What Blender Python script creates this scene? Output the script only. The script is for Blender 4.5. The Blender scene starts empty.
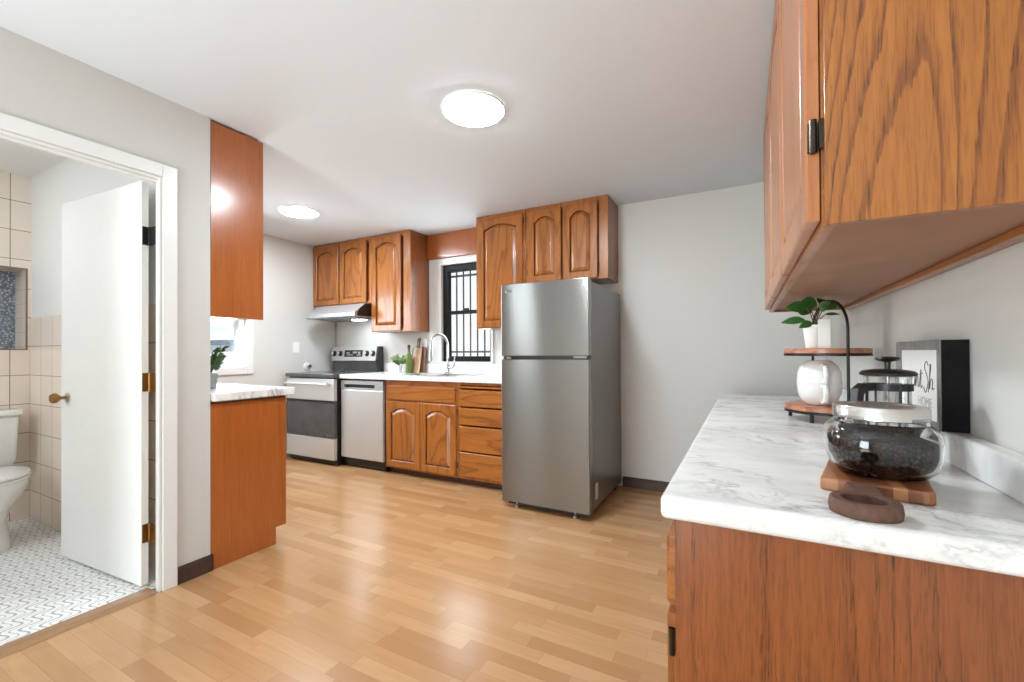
import bpy, bmesh, math, random
from mathutils import Vector, Matrix, Euler
random.seed(7)
sc = bpy.context.scene
C = sc.collection
PI = math.pi

# ------------------------------------------------------------------ camera
F_PX, V0 = 437.29, 349.14
YAW, PIT, ROL = math.radians(28.107), math.radians(.3869), math.radians(-.2874)
EYE = Vector((0, 0, 1.135))
def cam_dir(r, z, d):
    c, s = math.cos(ROL), math.sin(ROL); r, z = r*c - z*s, r*s + z*c
    c, s = math.cos(PIT), math.sin(PIT); d, z = d*c - z*s, d*s + z*c
    s, c = math.sin(YAW), math.cos(YAW)
    return Vector((r*c - d*s, r*s + d*c, z))
cd = bpy.data.cameras.new('camera'); cam = bpy.data.objects.new('camera', cd); C.objects.link(cam)
R_, U_, B_ = cam_dir(1, 0, 0), cam_dir(0, 1, 0), -cam_dir(0, 0, 1)
cam.matrix_world = Matrix(((R_.x, U_.x, B_.x, EYE.x), (R_.y, U_.y, B_.y, EYE.y), (R_.z, U_.z, B_.z, EYE.z), (0, 0, 0, 1)))
cd.sensor_fit = 'HORIZONTAL'; cd.sensor_width = 36; cd.lens = 36*F_PX/1024
cd.shift_y = (V0 - 341)/1024
cd.clip_start = .02
sc.camera = cam

# ------------------------------------------------------------------ world, sun, exposure
w = bpy.data.worlds.new('world'); sc.world = w; w.use_nodes = True
nt = w.node_tree; nt.nodes.clear()
wo = nt.nodes.new('ShaderNodeOutputWorld'); bg = nt.nodes.new('ShaderNodeBackground')
sky = nt.nodes.new('ShaderNodeTexSky'); sky.sky_type = 'NISHITA'; sky.sun_disc = False
sky.altitude = 4000; sky.ozone_density = 3; sky.sun_elevation = math.radians(48); sky.sun_rotation = math.radians(140); sky.air_density = 1.0; sky.dust_density = 0.0
nt.links.new(sky.outputs[0], bg.inputs[0]); nt.links.new(bg.outputs[0], wo.inputs[0])
bg.inputs[1].default_value = .15
sd = bpy.data.lights.new('sun', 'SUN'); sd.energy = 6.0; sd.angle = math.radians(1.5); sd.color = (1, .96, .9)
so = bpy.data.objects.new('sun', sd); C.objects.link(so)
so.rotation_euler = Vector((-.55, .45, -1.0)).to_track_quat('-Z', 'Y').to_euler()
sc.view_settings.view_transform = 'Standard'; sc.view_settings.look = 'None'
sc.view_settings.gamma = 1; sc.view_settings.use_curve_mapping = False
sc.view_settings.exposure = 0.36
LAMP = 132.0          # emission of the round ceiling lamps
BATH_FILL_LAMP = 26.0  # added lamp out of view, brightens the bathroom
REAR_FILL_LAMP = 10.0  # added unseen lamp behind the camera, evens out the light
HOOD_LAMP = 50.0
VANITY = 84.0
def area_light(name, loc, direction, sx, sy, watts, col=(1, .98, .95)):
    ad = bpy.data.lights.new(name, 'AREA'); ad.shape = 'RECTANGLE'; ad.size = sx; ad.size_y = sy; ad.energy = watts; ad.color = col
    ao = bpy.data.objects.new(name, ad); C.objects.link(ao); ao.location = loc
    ao.rotation_euler = Vector(direction).to_track_quat('-Z', 'Y').to_euler()
    return ao
# daylight through the windows, and added fill lights behind the camera, no opening there
W_REAR, W_SIDE, W_UP, W_KIT, W_LEFT = 118, 3, 24, 7, 28
area_light('rear_area_fill', (-1.35, -2.85, 1.0), (.1, 1, .35), 1.3, 1.9, W_REAR, (.83, .93, 1))
area_light('rear_side_fill', (.4, -1.6, 1.0), (-1, .25, .45), 1.8, 1.6, W_SIDE, (.83, .93, 1))
area_light('rear_up_fill', (-1.1, -1.3, .3), (0, .35, 1), 2.0, 1.2, W_UP, (.83, .93, 1)).data.spread = math.radians(110)  # added upward fill to lift the ceiling
area_light('kitchen_window_daylight', (-2.5, 3.69, 1.55), (.05, -1, -.05), .55, .95, W_KIT, (.83, .93, 1))
area_light('side_window_daylight', (-4.40, 2.17, 1.48), (1, 0, -.6), .85, .9, W_LEFT, (.83, .93, 1))
sc.cycles.max_bounces = 12; sc.cycles.diffuse_bounces = 8; sc.cycles.glossy_bounces = 6
sc.cycles.transmission_bounces = 12; sc.cycles.transparent_max_bounces = 16
sc.cycles.caustics_refractive = False; sc.cycles.sample_clamp_indirect = 6

# ------------------------------------------------------------------ key dimensions
ZC = 2.375                       # ceiling
XL, YEND = -2.474, 1.277         # left wall face and its end
XW = -4.417                      # far left (window) wall
YB = 3.698                       # back wall
XR = .495                        # right wall
YREAR = -3.0
YBS = 1.119                      # bathroom side wall

# ------------------------------------------------------------------ materials
def srgb(r, g, b):
    f = lambda c: (c/255/12.92 if c/255 <= .04045 else ((c/255 + .055)/1.055)**2.4)
    return (f(r), f(g), f(b), 1)
class N:
    def __init__(s, name):
        s.m = bpy.data.materials.new(name); s.m.use_nodes = True; s.t = s.m.node_tree; s.t.nodes.clear()
        s.out = s.n('OutputMaterial')
    def n(s, kind, **kw):
        x = s.t.nodes.new('ShaderNode' + kind)
        for k, v in kw.items(): setattr(x, k, v)
        return x
    def l(s, a, b): s.t.links.new(a, b)
    def set(s, sock, v):
        if hasattr(v, 'is_linked') or isinstance(v, bpy.types.NodeSocket): s.l(v, sock)
        else: sock.default_value = v
    def math(s, op, a, b=0.0, c=None):
        x = s.n('Math', operation=op); s.set(x.inputs[0], a); s.set(x.inputs[1], b)
        if c is not None: s.set(x.inputs[2], c)
        return x.outputs[0]
    def coord(s, scale=(1, 1, 1), loc=(0, 0, 0), rot=(0, 0, 0), rand=0.0, out='Object'):
        tc = s.n('TexCoord'); mp = s.n('Mapping'); v = tc.outputs[out]
        if rand:
            oi = s.n('ObjectInfo'); sclv = s.n('VectorMath', operation='SCALE'); cmb = s.n('CombineXYZ')
            for i in range(3): s.l(oi.outputs['Random'], cmb.inputs[i])
            s.l(cmb.outputs[0], sclv.inputs[0]); sclv.inputs['Scale'].default_value = rand
            ad = s.n('VectorMath', operation='ADD'); s.l(v, ad.inputs[0]); s.l(sclv.outputs[0], ad.inputs[1]); v = ad.outputs[0]
        s.l(v, mp.inputs[0]); mp.inputs['Scale'].default_value = scale; mp.inputs['Location'].default_value = loc; mp.inputs['Rotation'].default_value = rot
        return mp.outputs[0]
    def noise(s, vec, scale, detail=4, rough=.55, dist=0.0):
        x = s.n('TexNoise'); s.l(vec, x.inputs['Vector'])
        x.inputs['Scale'].default_value = scale; x.inputs['Detail'].default_value = detail
        x.inputs['Roughness'].default_value = rough; x.inputs['Distortion'].default_value = dist
        return x.outputs[0]
    def ramp(s, fac, stops, interp='LINEAR'):
        x = s.n('ValToRGB'); s.set(x.inputs[0], fac); e = x.color_ramp.elements; x.color_ramp.interpolation = interp
        while len(e) < len(stops): e.new(.5)
        for i, (p, c) in enumerate(stops): e[i].position = p; e[i].color = c
        return x.outputs[0]
    def mix(s, fac, a, b, blend='MIX'):
        x = s.n('Mix', data_type='RGBA', blend_type=blend); s.set(x.inputs[0], fac); s.set(x.inputs[6], a); s.set(x.inputs[7], b)
        return x.outputs[2]
    def bump(s, h, strength=.2, dist=.002):
        x = s.n('Bump'); s.l(h, x.inputs['Height']); x.inputs['Strength'].default_value = strength; x.inputs['Distance'].default_value = dist
        return x.outputs[0]
    def bsdf(s, color, rough=.5, metal=0.0, normal=None, **kw):
        b = s.n('BsdfPrincipled'); s.set(b.inputs['Base Color'], color); s.set(b.inputs['Roughness'], rough); s.set(b.inputs['Metallic'], metal)
        if normal is not None: s.l(normal, b.inputs['Normal'])
        for k, v in kw.items(): s.set(b.inputs[k.replace('_', ' ')], v)
        s.l(b.outputs[0], s.out.inputs[0]); return b
def plain(name, col, rough=.5, metal=0.0, spread=.04, sc_=40, bump=.0, **kw):
    m = N(name); v = m.coord(rand=3)
    k = m.noise(v, sc_, 3)
    d = tuple(max(0, c*(1 - spread)) for c in col[:3]) + (1,); u = tuple(min(1, c*(1 + spread)) for c in col[:3]) + (1,)
    c = m.ramp(k, [(.3, d), (.7, u)])
    m.bsdf(c, rough, metal, m.bump(k, bump) if bump else None, **kw)
    return m.m
def oak(name, axis, base, dark, light, rough=.28, figure=.16, pores=.55, ring=7.0, coat=.18, lines=.5):
    """varnished oak: growth-ring contours stretched along the grain axis, plus fine open pores"""
    m = N(name)
    st = [1, 1, 1]; st['XYZ'.index(axis)] = figure
    st2 = [1, 1, 1]; st2['XYZ'.index(axis)] = .05
    v = m.coord(tuple(st), rand=5); v2 = m.coord(tuple(st2), rand=5)
    big = m.noise(v, 3.0, 2, .4, .15)
    jag = m.noise(v2, 110, 3, .6)
    rings = m.math('FRACT', m.math('MULTIPLY_ADD', jag, .55, m.math('MULTIPLY', big, ring*2.6)))
    rg = m.ramp(rings, [(0, (0, 0, 0, 1)), (.5, (.06,)*3 + (1,)), (.74, (.3,)*3 + (1,)), (.86, (1, 1, 1, 1)), (.97, (.9, .9, .9, 1)), (1, (0, 0, 0, 1))])
    pore = m.ramp(m.noise(v2, 380, 2, .6), [(.5, (0, 0, 0, 1)), (.64, (1, 1, 1, 1))])
    fine = m.noise(v2, 90, 4, .65)
    tone = m.noise(m.coord((1, 1, 1), rand=9), 1.6, 2)
    c = m.mix(m.ramp(fine, [(.3, (0, 0, 0, 1)), (.7, (1, 1, 1, 1))]), light, base)
    c = m.mix(m.math('MULTIPLY', rg, lines), c, dark)
    rp = m.math('MULTIPLY', pore, m.math('MULTIPLY_ADD', rg, .7, .3))
    c = m.mix(m.math('MULTIPLY', rp, pores), c, tuple(x*.6 for x in dark[:3]) + (1,))
    c = m.mix(m.math('MULTIPLY', tone, .2), c, dark)
    m.bsdf(c, m.math('MULTIPLY_ADD', fine, .14, rough - .05), 0, m.bump(rp, .12, .0008), Coat_Weight=coat, Coat_Roughness=.14)
    return m.m
M = {}
OB, OD, OL = srgb(154, 90, 36), srgb(102, 53, 20), srgb(176, 110, 50)
for ax in 'XYZ': M['oak' + ax] = oak('varnished_oak_' + ax.lower(), ax, OB, OD, OL, ring=5)
M['oak_panel'] = oak('veneer_end_panel', 'Z', srgb(158, 86, 36), srgb(128, 62, 22), srgb(172, 98, 44), rough=.2, figure=.05, ring=3.0, pores=.3, coat=.5, lines=.3)
M['oak_near'] = oak('cathedral_oak', 'Z', srgb(146, 86, 30), srgb(92, 46, 16), srgb(170, 106, 42), figure=.12, ring=11, pores=.8, lines=.62)
M['oak_red'] = oak('reddish_oak_panel', 'Z', srgb(128, 70, 32), srgb(80, 40, 18), srgb(148, 84, 42), figure=.03, ring=8, pores=.85, lines=.3)
M['oak_pink'] = oak('paler_cabinet_door_oak', 'Z', srgb(170, 106, 60), srgb(124, 70, 36), srgb(188, 124, 76), figure=.06, ring=4, pores=.4, lines=.3)
M['ply'] = plain('cabinet_underside_plywood', srgb(150, 104, 74), .5, spread=.12, sc_=6)
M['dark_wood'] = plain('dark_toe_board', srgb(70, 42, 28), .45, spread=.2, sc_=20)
M['base_brown'] = plain('dark_brown_vinyl', srgb(66, 48, 42), .4, spread=.15)
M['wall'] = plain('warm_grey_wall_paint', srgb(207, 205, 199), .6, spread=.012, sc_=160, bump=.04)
M['wall_left'] = plain('shaded_doorway_wall_paint', srgb(194, 192, 187), .6, spread=.012, sc_=160, bump=.04)  # same paint as the other walls, darkened to put its shade into the colour
M['white_wall'] = plain('white_wall_paint', srgb(226, 225, 222), .55, spread=.01, sc_=160, bump=.03)
M['ceil'] = plain('ceiling_paint', srgb(212, 217, 220), .75, spread=.008, sc_=200, bump=.03)
M['trim'] = plain('white_gloss_trim', srgb(218, 218, 215), .3, spread=.01)
M['door_white'] = plain('white_door_paint', srgb(234, 233, 230), .35, spread=.01)
M['porcelain'] = plain('white_porcelain', srgb(238, 238, 236), .08, spread=.005, Coat_Weight=.5)
M['black'] = plain('black_plastic', srgb(24, 24, 24), .35, spread=.1)
M['black_metal'] = plain('black_metal', srgb(28, 26, 25), .4, .3, spread=.1)
M['black_frame'] = plain('black_window_frame', srgb(14, 15, 16), .45, spread=.1, Specular_IOR_Level=.2)
M['bars'] = plain('grey_iron_bars', srgb(78, 80, 82), .5, spread=.1)
M['dark_gap'] = plain('shadow_box_black', srgb(16, 15, 15), .8)
M['brass'] = plain('aged_brass', srgb(150, 112, 62), .35, 1, spread=.1)
M['bronze'] = plain('dark_bronze', srgb(70, 60, 50), .35, .9, spread=.2)
M['chrome'] = plain('chrome', srgb(186, 186, 184), .2, 1, spread=.02)
M['nickel'] = plain('brushed_nickel', srgb(190, 188, 184), .28, 1, spread=.03)
M['lid_metal'] = plain('brushed_lid_metal', srgb(206, 204, 200), .26, .9, spread=.02)
M['white_plastic'] = plain('white_plastic', srgb(234, 233, 229), .35, spread=.01)
M['grey_plastic'] = plain('grey_plastic', srgb(120, 120, 120), .4)
M['ceramic'] = plain('white_glazed_ceramic', srgb(236, 234, 230), .18, spread=.01)
M['pot_white'] = plain('white_pot', srgb(236, 234, 230), .4, spread=.02)
M['grey_pot'] = plain('grey_cement_pot', srgb(140, 140, 138), .6, spread=.08)
M['soil'] = plain('soil', srgb(50, 36, 26), .9, spread=.4, sc_=200)
M['leaf'] = plain('glossy_leaf', srgb(48, 88, 36), .35, spread=.35, sc_=60)
M['leaf_pale'] = plain('pale_leaf', srgb(104, 132, 70), .5, spread=.35, sc_=60)
M['leaf_grey'] = plain('eucalyptus_leaf', srgb(92, 122, 84), .5, spread=.35, sc_=60)
M['stem'] = plain('stem', srgb(96, 80, 48), .6)
M['walnut'] = plain('walnut', srgb(112, 68, 48), .4, spread=.25, sc_=14)
M['bark'] = plain('bark_rim', srgb(92, 62, 48), .7, spread=.35, sc_=60, bump=.4)
M['acacia_top'] = oak('stand_wood', 'X', srgb(176, 112, 84), srgb(118, 66, 46), srgb(206, 146, 112), rough=.35, figure=.12, ring=5)
M['pale_board'] = oak('maple_board', 'Z', srgb(186, 150, 112), srgb(150, 108, 76), srgb(206, 176, 140), rough=.45, figure=.06, ring=4)
M['sign_grey'] = plain('weathered_grey_wood', srgb(128, 126, 122), .7, spread=.2, sc_=30)
M['sign_black'] = plain('scuffed_black_wood', srgb(14, 13, 13), .7, spread=.5, sc_=50, Specular_IOR_Level=.2)
M['paper'] = plain('sign_white', srgb(226, 224, 218), .6, spread=.01)
M['strip'] = plain('pale_grey_strip', srgb(176, 176, 174), .5)
M['ink'] = plain('sign_ink', srgb(90, 90, 88), .7)
M['ink_pale'] = plain('sign_pale_ink', srgb(176, 174, 168), .7)
M['ext_white'] = plain('neighbour_white_wall', srgb(236, 236, 232), .8, spread=.03, sc_=3)
M['ext_grey'] = plain('neighbour_grey_wall', srgb(196, 202, 206), .8, spread=.04, sc_=3)
M['ext_ground'] = plain('yard_concrete', srgb(170, 168, 162), .9, spread=.1, sc_=5)
M['roof'] = plain('roof_edge_grey', srgb(110, 122, 132), .7, spread=.1)
M['niche_tile'] = None
def steel(name, col, rough, aniso, axis='Z'):
    m = N(name); st = [1, 1, 1]; st['XYZ'.index(axis)] = .01
    k = m.noise(m.coord(tuple(st)), 260, 2)
    c = m.ramp(k, [(.35, tuple(x*.985 for x in col[:3]) + (1,)), (.65, col)])
    tg = m.n('Tangent', direction_type='RADIAL', axis='Z')
    b = m.bsdf(c, m.math('MULTIPLY_ADD', k, .012, rough - .006), 1, None, Anisotropic=aniso)
    b.inputs['Anisotropic Rotation'].default_value = 0.0 if axis == 'X' else .25
    m.l(tg.outputs[0], b.inputs['Tangent'])
    return m.m
M['steel'] = steel('brushed_steel', srgb(140, 139, 136), .24, 1.0)
M['steel_light'] = plain('light_brushed_steel', srgb(206, 206, 204), .34, .45, spread=.02, sc_=120)
M['steel_mid'] = plain('mid_brushed_steel', srgb(176, 177, 178), .36, .5, spread=.02, sc_=120)
M['fridge_side'] = plain('grey_fridge_side', srgb(128, 128, 126), .35, .55, spread=.03, sc_=200)
def lamp_mat(name, s, col=(.83, .925, 1, 1)):
    m = N(name); e = m.n('Emission'); e.inputs[0].default_value = col; e.inputs[1].default_value = s
    m.l(e.outputs[0], m.out.inputs[0]); return m.m
M['lamp'] = lamp_mat('lit_diffuser', LAMP)
M['bath_fill_lamp'] = lamp_mat('bath_fill_diffuser', BATH_FILL_LAMP)
M['vanity'] = lamp_mat('lit_vanity_globe', VANITY)
M['rear_fill_lamp'] = lamp_mat('rear_fill_diffuser', REAR_FILL_LAMP)
M['hood_lamp'] = lamp_mat('lit_hood_lens', HOOD_LAMP)
M['display'] = lamp_mat('range_display', .35, srgb(150, 170, 180))
def pane_mat(name, rough=.02):
    m = N(name); a = m.n('BsdfTransparent'); g = m.n('BsdfGlossy'); g.inputs['Roughness'].default_value = rough
    fr = m.n('Fresnel'); fr.inputs[0].default_value = 1.45; mx = m.n('MixShader')
    m.l(m.math('MULTIPLY', fr.outputs[0], .8), mx.inputs[0]); m.l(a.outputs[0], mx.inputs[1]); m.l(g.outputs[0], mx.inputs[2]); m.l(mx.outputs[0], m.out.inputs[0])
    a.inputs[0].default_value = (.97, .98, .98, 1)
    return m.m
M['pane'] = pane_mat('window_pane')
def glass_mat(name, col, rough=0.0):
    m = N(name); m.bsdf(col, rough, 0, None, Transmission_Weight=1.0, IOR=1.45); return m.m
M['glass'] = pane_mat('clear_jar_glass', .0)
M['green_glass'] = plain('green_bottle_glass', srgb(86, 104, 20), .08, spread=.2, sc_=20, Coat_Weight=.6)
def oven_glass():
    m = N('oven_glass'); k = m.noise(m.coord(), 8, 2)
    m.bsdf(m.ramp(k, [(.3, srgb(66, 66, 64)), (.7, srgb(74, 74, 72))]), .12, 0, None, Coat_Weight=.4); return m.m
M['oven_glass'] = oven_glass()
M['cooktop'] = plain('black_ceramic_glass', srgb(70, 70, 70), .12, spread=.04)
def marble(name, base, vein, scale=3.0, amount=.75, rough=.22):
    m = N(name); v = m.coord((1, 1.6, 1), rot=(0, 0, .5))
    warp = m.noise(v, scale, 5, .6, .6)
    a = m.math('ABSOLUTE', m.math('SUBTRACT', warp, .5))
    vein1 = m.ramp(a, [(0, (1, 1, 1, 1)), (.018, (.45,)*3 + (1,)), (.06, (0, 0, 0, 1))])
    n2 = m.noise(v, scale*2.4, 4, .6, .9)
    vein2 = m.ramp(m.math('ABSOLUTE', m.math('SUBTRACT', n2, .47)), [(0, (.55,)*3 + (1,)), (.02, (0, 0, 0, 1))])
    patch = m.ramp(m.noise(v, scale*.8, 2), [(.42, (0, 0, 0, 1)), (.66, (1, 1, 1, 1))])
    cl = m.noise(v, scale*1.2, 4)
    c = m.mix(m.math('MULTIPLY', m.ramp(cl, [(.4, (0, 0, 0, 1)), (.75, (1, 1, 1, 1))]), .35), base, vein)
    f = m.math('MULTIPLY', m.math('MAXIMUM', vein1, vein2), m.math('MULTIPLY', patch, amount))
    c = m.mix(f, c, vein)
    m.bsdf(c, rough); return m.m
M['marble'] = marble('marble_laminate', srgb(232, 232, 229), srgb(160, 160, 158), 5.0, .9)
M['marble_white'] = marble('white_marble_laminate', srgb(240, 240, 238), srgb(196, 196, 194), 4.0, .5)
M['marble_pen'] = marble('veined_white_laminate', srgb(232, 231, 228), srgb(150, 150, 150), 6.0, 1.0)
def laminate():
    m = N('tan_strip_laminate'); tc = m.n('TexCoord'); sx = m.n('SeparateXYZ'); m.l(tc.outputs['Object'], sx.inputs[0])
    row = m.math('FLOOR', m.math('DIVIDE', sx.outputs[1], .066))
    wn = m.n('TexWhiteNoise', noise_dimensions='1D'); m.l(row, wn.inputs['W'])
    xx = m.math('ADD', m.math('DIVIDE', sx.outputs[0], .42), m.math('MULTIPLY', wn.outputs[0], 7.3))
    cell = m.math('FLOOR', xx)
    cb = m.n('CombineXYZ'); m.l(cell, cb.inputs[0]); m.l(row, cb.inputs[1])
    w2 = m.n('TexWhiteNoise', noise_dimensions='2D'); m.l(cb.outputs[0], w2.inputs['Vector'])
    c = m.ramp(w2.outputs[0], [(0, srgb(164, 122, 82)), (.35, srgb(174, 133, 92)), (.7, srgb(180, 139, 97)), (1, srgb(188, 148, 106))])
    ad = m.n('VectorMath', operation='ADD'); mp = m.n('Mapping'); mp.inputs['Scale'].default_value = (.12, 1, 1)
    m.l(tc.outputs['Object'], mp.inputs[0]); sc2 = m.n('VectorMath', operation='SCALE'); m.l(w2.outputs['Color'], sc2.inputs[0]); sc2.inputs['Scale'].default_value = 9
    m.l(mp.outputs[0], ad.inputs[0]); m.l(sc2.outputs[0], ad.inputs[1])
    g = m.noise(ad.outputs[0], 26, 4, .6, .5)
    gr = m.ramp(g, [(.35, (0, 0, 0, 1)), (.7, (1, 1, 1, 1))])
    c = m.mix(m.math('MULTIPLY', gr, .3), c, srgb(160, 108, 66))
    fy = m.math('FRACT', m.math('DIVIDE', sx.outputs[1], .066)); fx = m.math('FRACT', xx)
    seam = m.math('MAXIMUM', m.math('LESS_THAN', fy, .025), m.math('LESS_THAN', fx, .005))
    c = m.mix(m.math('MULTIPLY', seam, .35), c, srgb(120, 78, 46))
    m.bsdf(c, m.math('MULTIPLY_ADD', g, .1, .17)); return m.m
M['floor'] = laminate()
def bath_floor_mat():
    m = N('patterned_bath_tile'); tc = m.n('TexCoord'); sx = m.n('SeparateXYZ'); m.l(tc.outputs['Object'], sx.inputs[0])
    x, y = sx.outputs[0], sx.outputs[1]
    P_ = .10
    a = m.math('SUBTRACT', m.math('MULTIPLY', y, .59), m.math('MULTIPLY', x, .81)); b = m.math('ADD', m.math('MULTIPLY', x, .59), m.math('MULTIPLY', y, .81))
    sn = m.math('MULTIPLY', m.math('SINE', m.math('MULTIPLY', a, 2*PI/P_)), P_*.24)
    def line(sg, off, wd):
        t = m.math('FRACT', m.math('ADD', m.math('DIVIDE', m.math('MULTIPLY_ADD', sn, sg, b), P_*.62), off))
        return m.math('LESS_THAN', m.math('ABSOLUTE', m.math('SUBTRACT', t, .5)), wd)
    f = m.math('MAXIMUM', line(1.0, 0.0, .085), m.math('MULTIPLY', line(1.0, .5, .05), .8))
    c = m.mix(m.math('MULTIPLY', f, .7), srgb(238, 238, 236), srgb(120, 122, 124))
    m.bsdf(c, .3); return m.m
M['bath_floor'] = bath_floor_mat()
def tile_mat(name, ax_u, c1, c2, u0=0.0, z0=0.0, size=.2, grout=srgb(128, 100, 88)):
    m = N(name); tc = m.n('TexCoord'); sx = m.n('SeparateXYZ'); m.l(tc.outputs['Object'], sx.inputs[0])
    u = m.math('DIVIDE', m.math('SUBTRACT', sx.outputs['XYZ'.index(ax_u)], u0), size); z = m.math('DIVIDE', m.math('SUBTRACT', sx.outputs[2], z0), size)
    fu, fz = m.math('FRACT', u), m.math('FRACT', z)
    cb = m.n('CombineXYZ'); m.l(m.math('FLOOR', u), cb.inputs[0]); m.l(m.math('FLOOR', z), cb.inputs[1])
    wn = m.n('TexWhiteNoise', noise_dimensions='2D'); m.l(cb.outputs[0], wn.inputs['Vector'])
    c = m.mix(wn.outputs[0], c1, c2)
    k = m.noise(m.coord(), 14, 4); c = m.mix(m.math('MULTIPLY', k, .25), c, srgb(206, 188, 172))
    g = m.math('MAXIMUM', m.math('LESS_THAN', fu, .02), m.math('LESS_THAN', fz, .02))
    c = m.mix(g, c, grout)
    m.bsdf(c, m.math('MULTIPLY_ADD', g, .5, .2)); return m.m
M['thresh'] = oak('threshold_wood', 'Y', srgb(150, 112, 78), srgb(112, 78, 50), srgb(166, 128, 92), figure=.05, ring=4)
M['tile_far'] = tile_mat('beige_tile_far', 'Y', srgb(236, 222, 208), srgb(240, 228, 216), u0=1.013 - .2, z0=-.01)
M['tile_side'] = tile_mat('beige_tile_side', 'X', srgb(234, 220, 206), srgb(239, 227, 214), u0=XW, z0=-.01)
M['tile_small'] = tile_mat('beige_tile_reveal', 'X', srgb(226, 212, 198), srgb(232, 220, 208), u0=XW, z0=-.01, size=.1)
def pebble_glass():
    m = N('pebbled_window_glass'); v = m.coord()
    vo = m.n('TexVoronoi', feature='F1'); m.l(v, vo.inputs['Vector']); vo.inputs['Scale'].default_value = 70
    c = m.ramp(vo.outputs['Distance'], [(.1, srgb(214, 218, 220)), (.55, srgb(120, 128, 134))])
    m.bsdf(c, .15, 0, m.bump(vo.outputs['Distance'], .8, .006), Transmission_Weight=.35); return m.m
M['pebble'] = pebble_glass()
def stripes():
    m = N('mixed_strip_acacia'); v = m.coord(); sx = m.n('SeparateXYZ'); m.l(v, sx.inputs[0])
    k = m.math('FLOOR', m.math('DIVIDE', sx.outputs[0], .021))
    wn = m.n('TexWhiteNoise', noise_dimensions='1D'); m.l(k, wn.inputs['W'])
    c = m.ramp(wn.outputs[0], [(0, srgb(84, 46, 28)), (.35, srgb(160, 96, 58)), (.65, srgb(200, 142, 92)), (1, srgb(120, 64, 36))])
    g = m.noise(m.coord((1, .15, 1)), 60, 4); c = m.mix(m.math('MULTIPLY', g, .5), c, srgb(98, 54, 32))
    m.bsdf(c, .35); return m.m
M['acacia'] = stripes()
def beans():
    m = N('dark_coffee'); vo = m.n('TexVoronoi', feature='F1'); m.l(m.coord(), vo.inputs['Vector']); vo.inputs['Scale'].default_value = 130
    c = m.ramp(vo.outputs['Distance'], [(.05, srgb(98, 60, 46)), (.6, srgb(30, 18, 14))])
    m.bsdf(c, .75, 0, m.bump(vo.outputs['Distance'], 1, .004), Specular_IOR_Level=.15); return m.m
M['beans'] = beans()

# ------------------------------------------------------------------ geometry helpers
class MB:
    """collects shapes in world coordinates, builds ONE mesh object"""
    def __init__(s): s.b = bmesh.new()
    def quad_grid(s, loops, close=True, caps=True, cyclic=True):
        vs = [[s.b.verts.new(p) for p in L] for L in loops]
        n = len(vs[0])
        for a, c in zip(vs, vs[1:]):
            for i in range(n if cyclic else n - 1):
                j = (i + 1) % n
                try: s.b.faces.new((a[i], a[j], c[j], c[i]))
                except ValueError: pass
        if caps and cyclic:
            s.b.faces.new(list(reversed(vs[0]))); s.b.faces.new(vs[-1])
        return s
    def box(s, x0, x1, y0, y1, z0, z1):
        P = [(x0, y0), (x1, y0), (x1, y1), (x0, y1)]
        return s.quad_grid([[(x, y, z0) for x, y in P], [(x, y, z1) for x, y in P]])
    def prism(s, pts, vec):
        v = Vector(vec); return s.quad_grid([[Vector(p) for p in pts], [Vector(p) + v for p in pts]])
    def lathe(s, c, prof, n=32, caps=True, sup=2.0, axis=None):
        """prof: (radius, z) from bottom to top around a vertical axis (or axis vector)"""
        c = Vector(c); rot = Vector((0, 0, 1)).rotation_difference(Vector(axis)) if axis is not None else None
        L = []
        for r, z in prof:
            ring = []
            for i in range(n):
                a = 2*PI*i/n; ca, sa = math.cos(a), math.sin(a)
                k = 1.0 if sup == 2.0 else (abs(ca)**sup + abs(sa)**sup)**(-1/sup)
                p = Vector((r*k*ca, r*k*sa, z)); ring.append(c + (rot @ p if rot else p))
            L.append(ring)
        return s.quad_grid(L, caps=caps)
    def tube(s, pts, r, n=10, caps=True):
        pts = [Vector(p) for p in pts]; L = []; up = None
        for i, p in enumerate(pts):
            t = (pts[min(i + 1, len(pts) - 1)] - pts[max(i - 1, 0)]).normalized()
            if up is None: up = t.orthogonal().normalized()
            up = (up - t*up.dot(t)).normalized(); sd_ = t.cross(up)
            rr = r[i] if isinstance(r, (list, tuple)) else r
            L.append([p + (up*math.cos(2*PI*k/n) + sd_*math.sin(2*PI*k/n))*rr for k in range(n)])
        return s.quad_grid(L, caps=caps)
    def disc_ring(s, c, r0, r1, z0, z1, n=40):
        c = Vector(c)
        rings = [[c + Vector((r*math.cos(2*PI*i/n), r*math.sin(2*PI*i/n), z)) for i in range(n)] for r, z in ((r0, z0), (r1, z0), (r1, z1), (r0, z1), (r0, z0))]
        return s.quad_grid(rings, caps=False)
    def leaf(s, base, d, up, L, W, bend=.3):
        base, d = Vector(base), Vector(d).normalized(); up = Vector(up); sd_ = d.cross(up).normalized(); up = sd_.cross(d)
        rows = []
        for i in range(6):
            t = i/5; w_ = W*math.sin(PI*(.06 + .92*t)**.85)*.5; p = base + d*L*t - up*bend*L*t*t
            rows.append([p + sd_*w_ + up*w_*.25, p, p - sd_*w_ + up*w_*.25])
        return s.quad_grid(rows, caps=False, cyclic=False)
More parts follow.
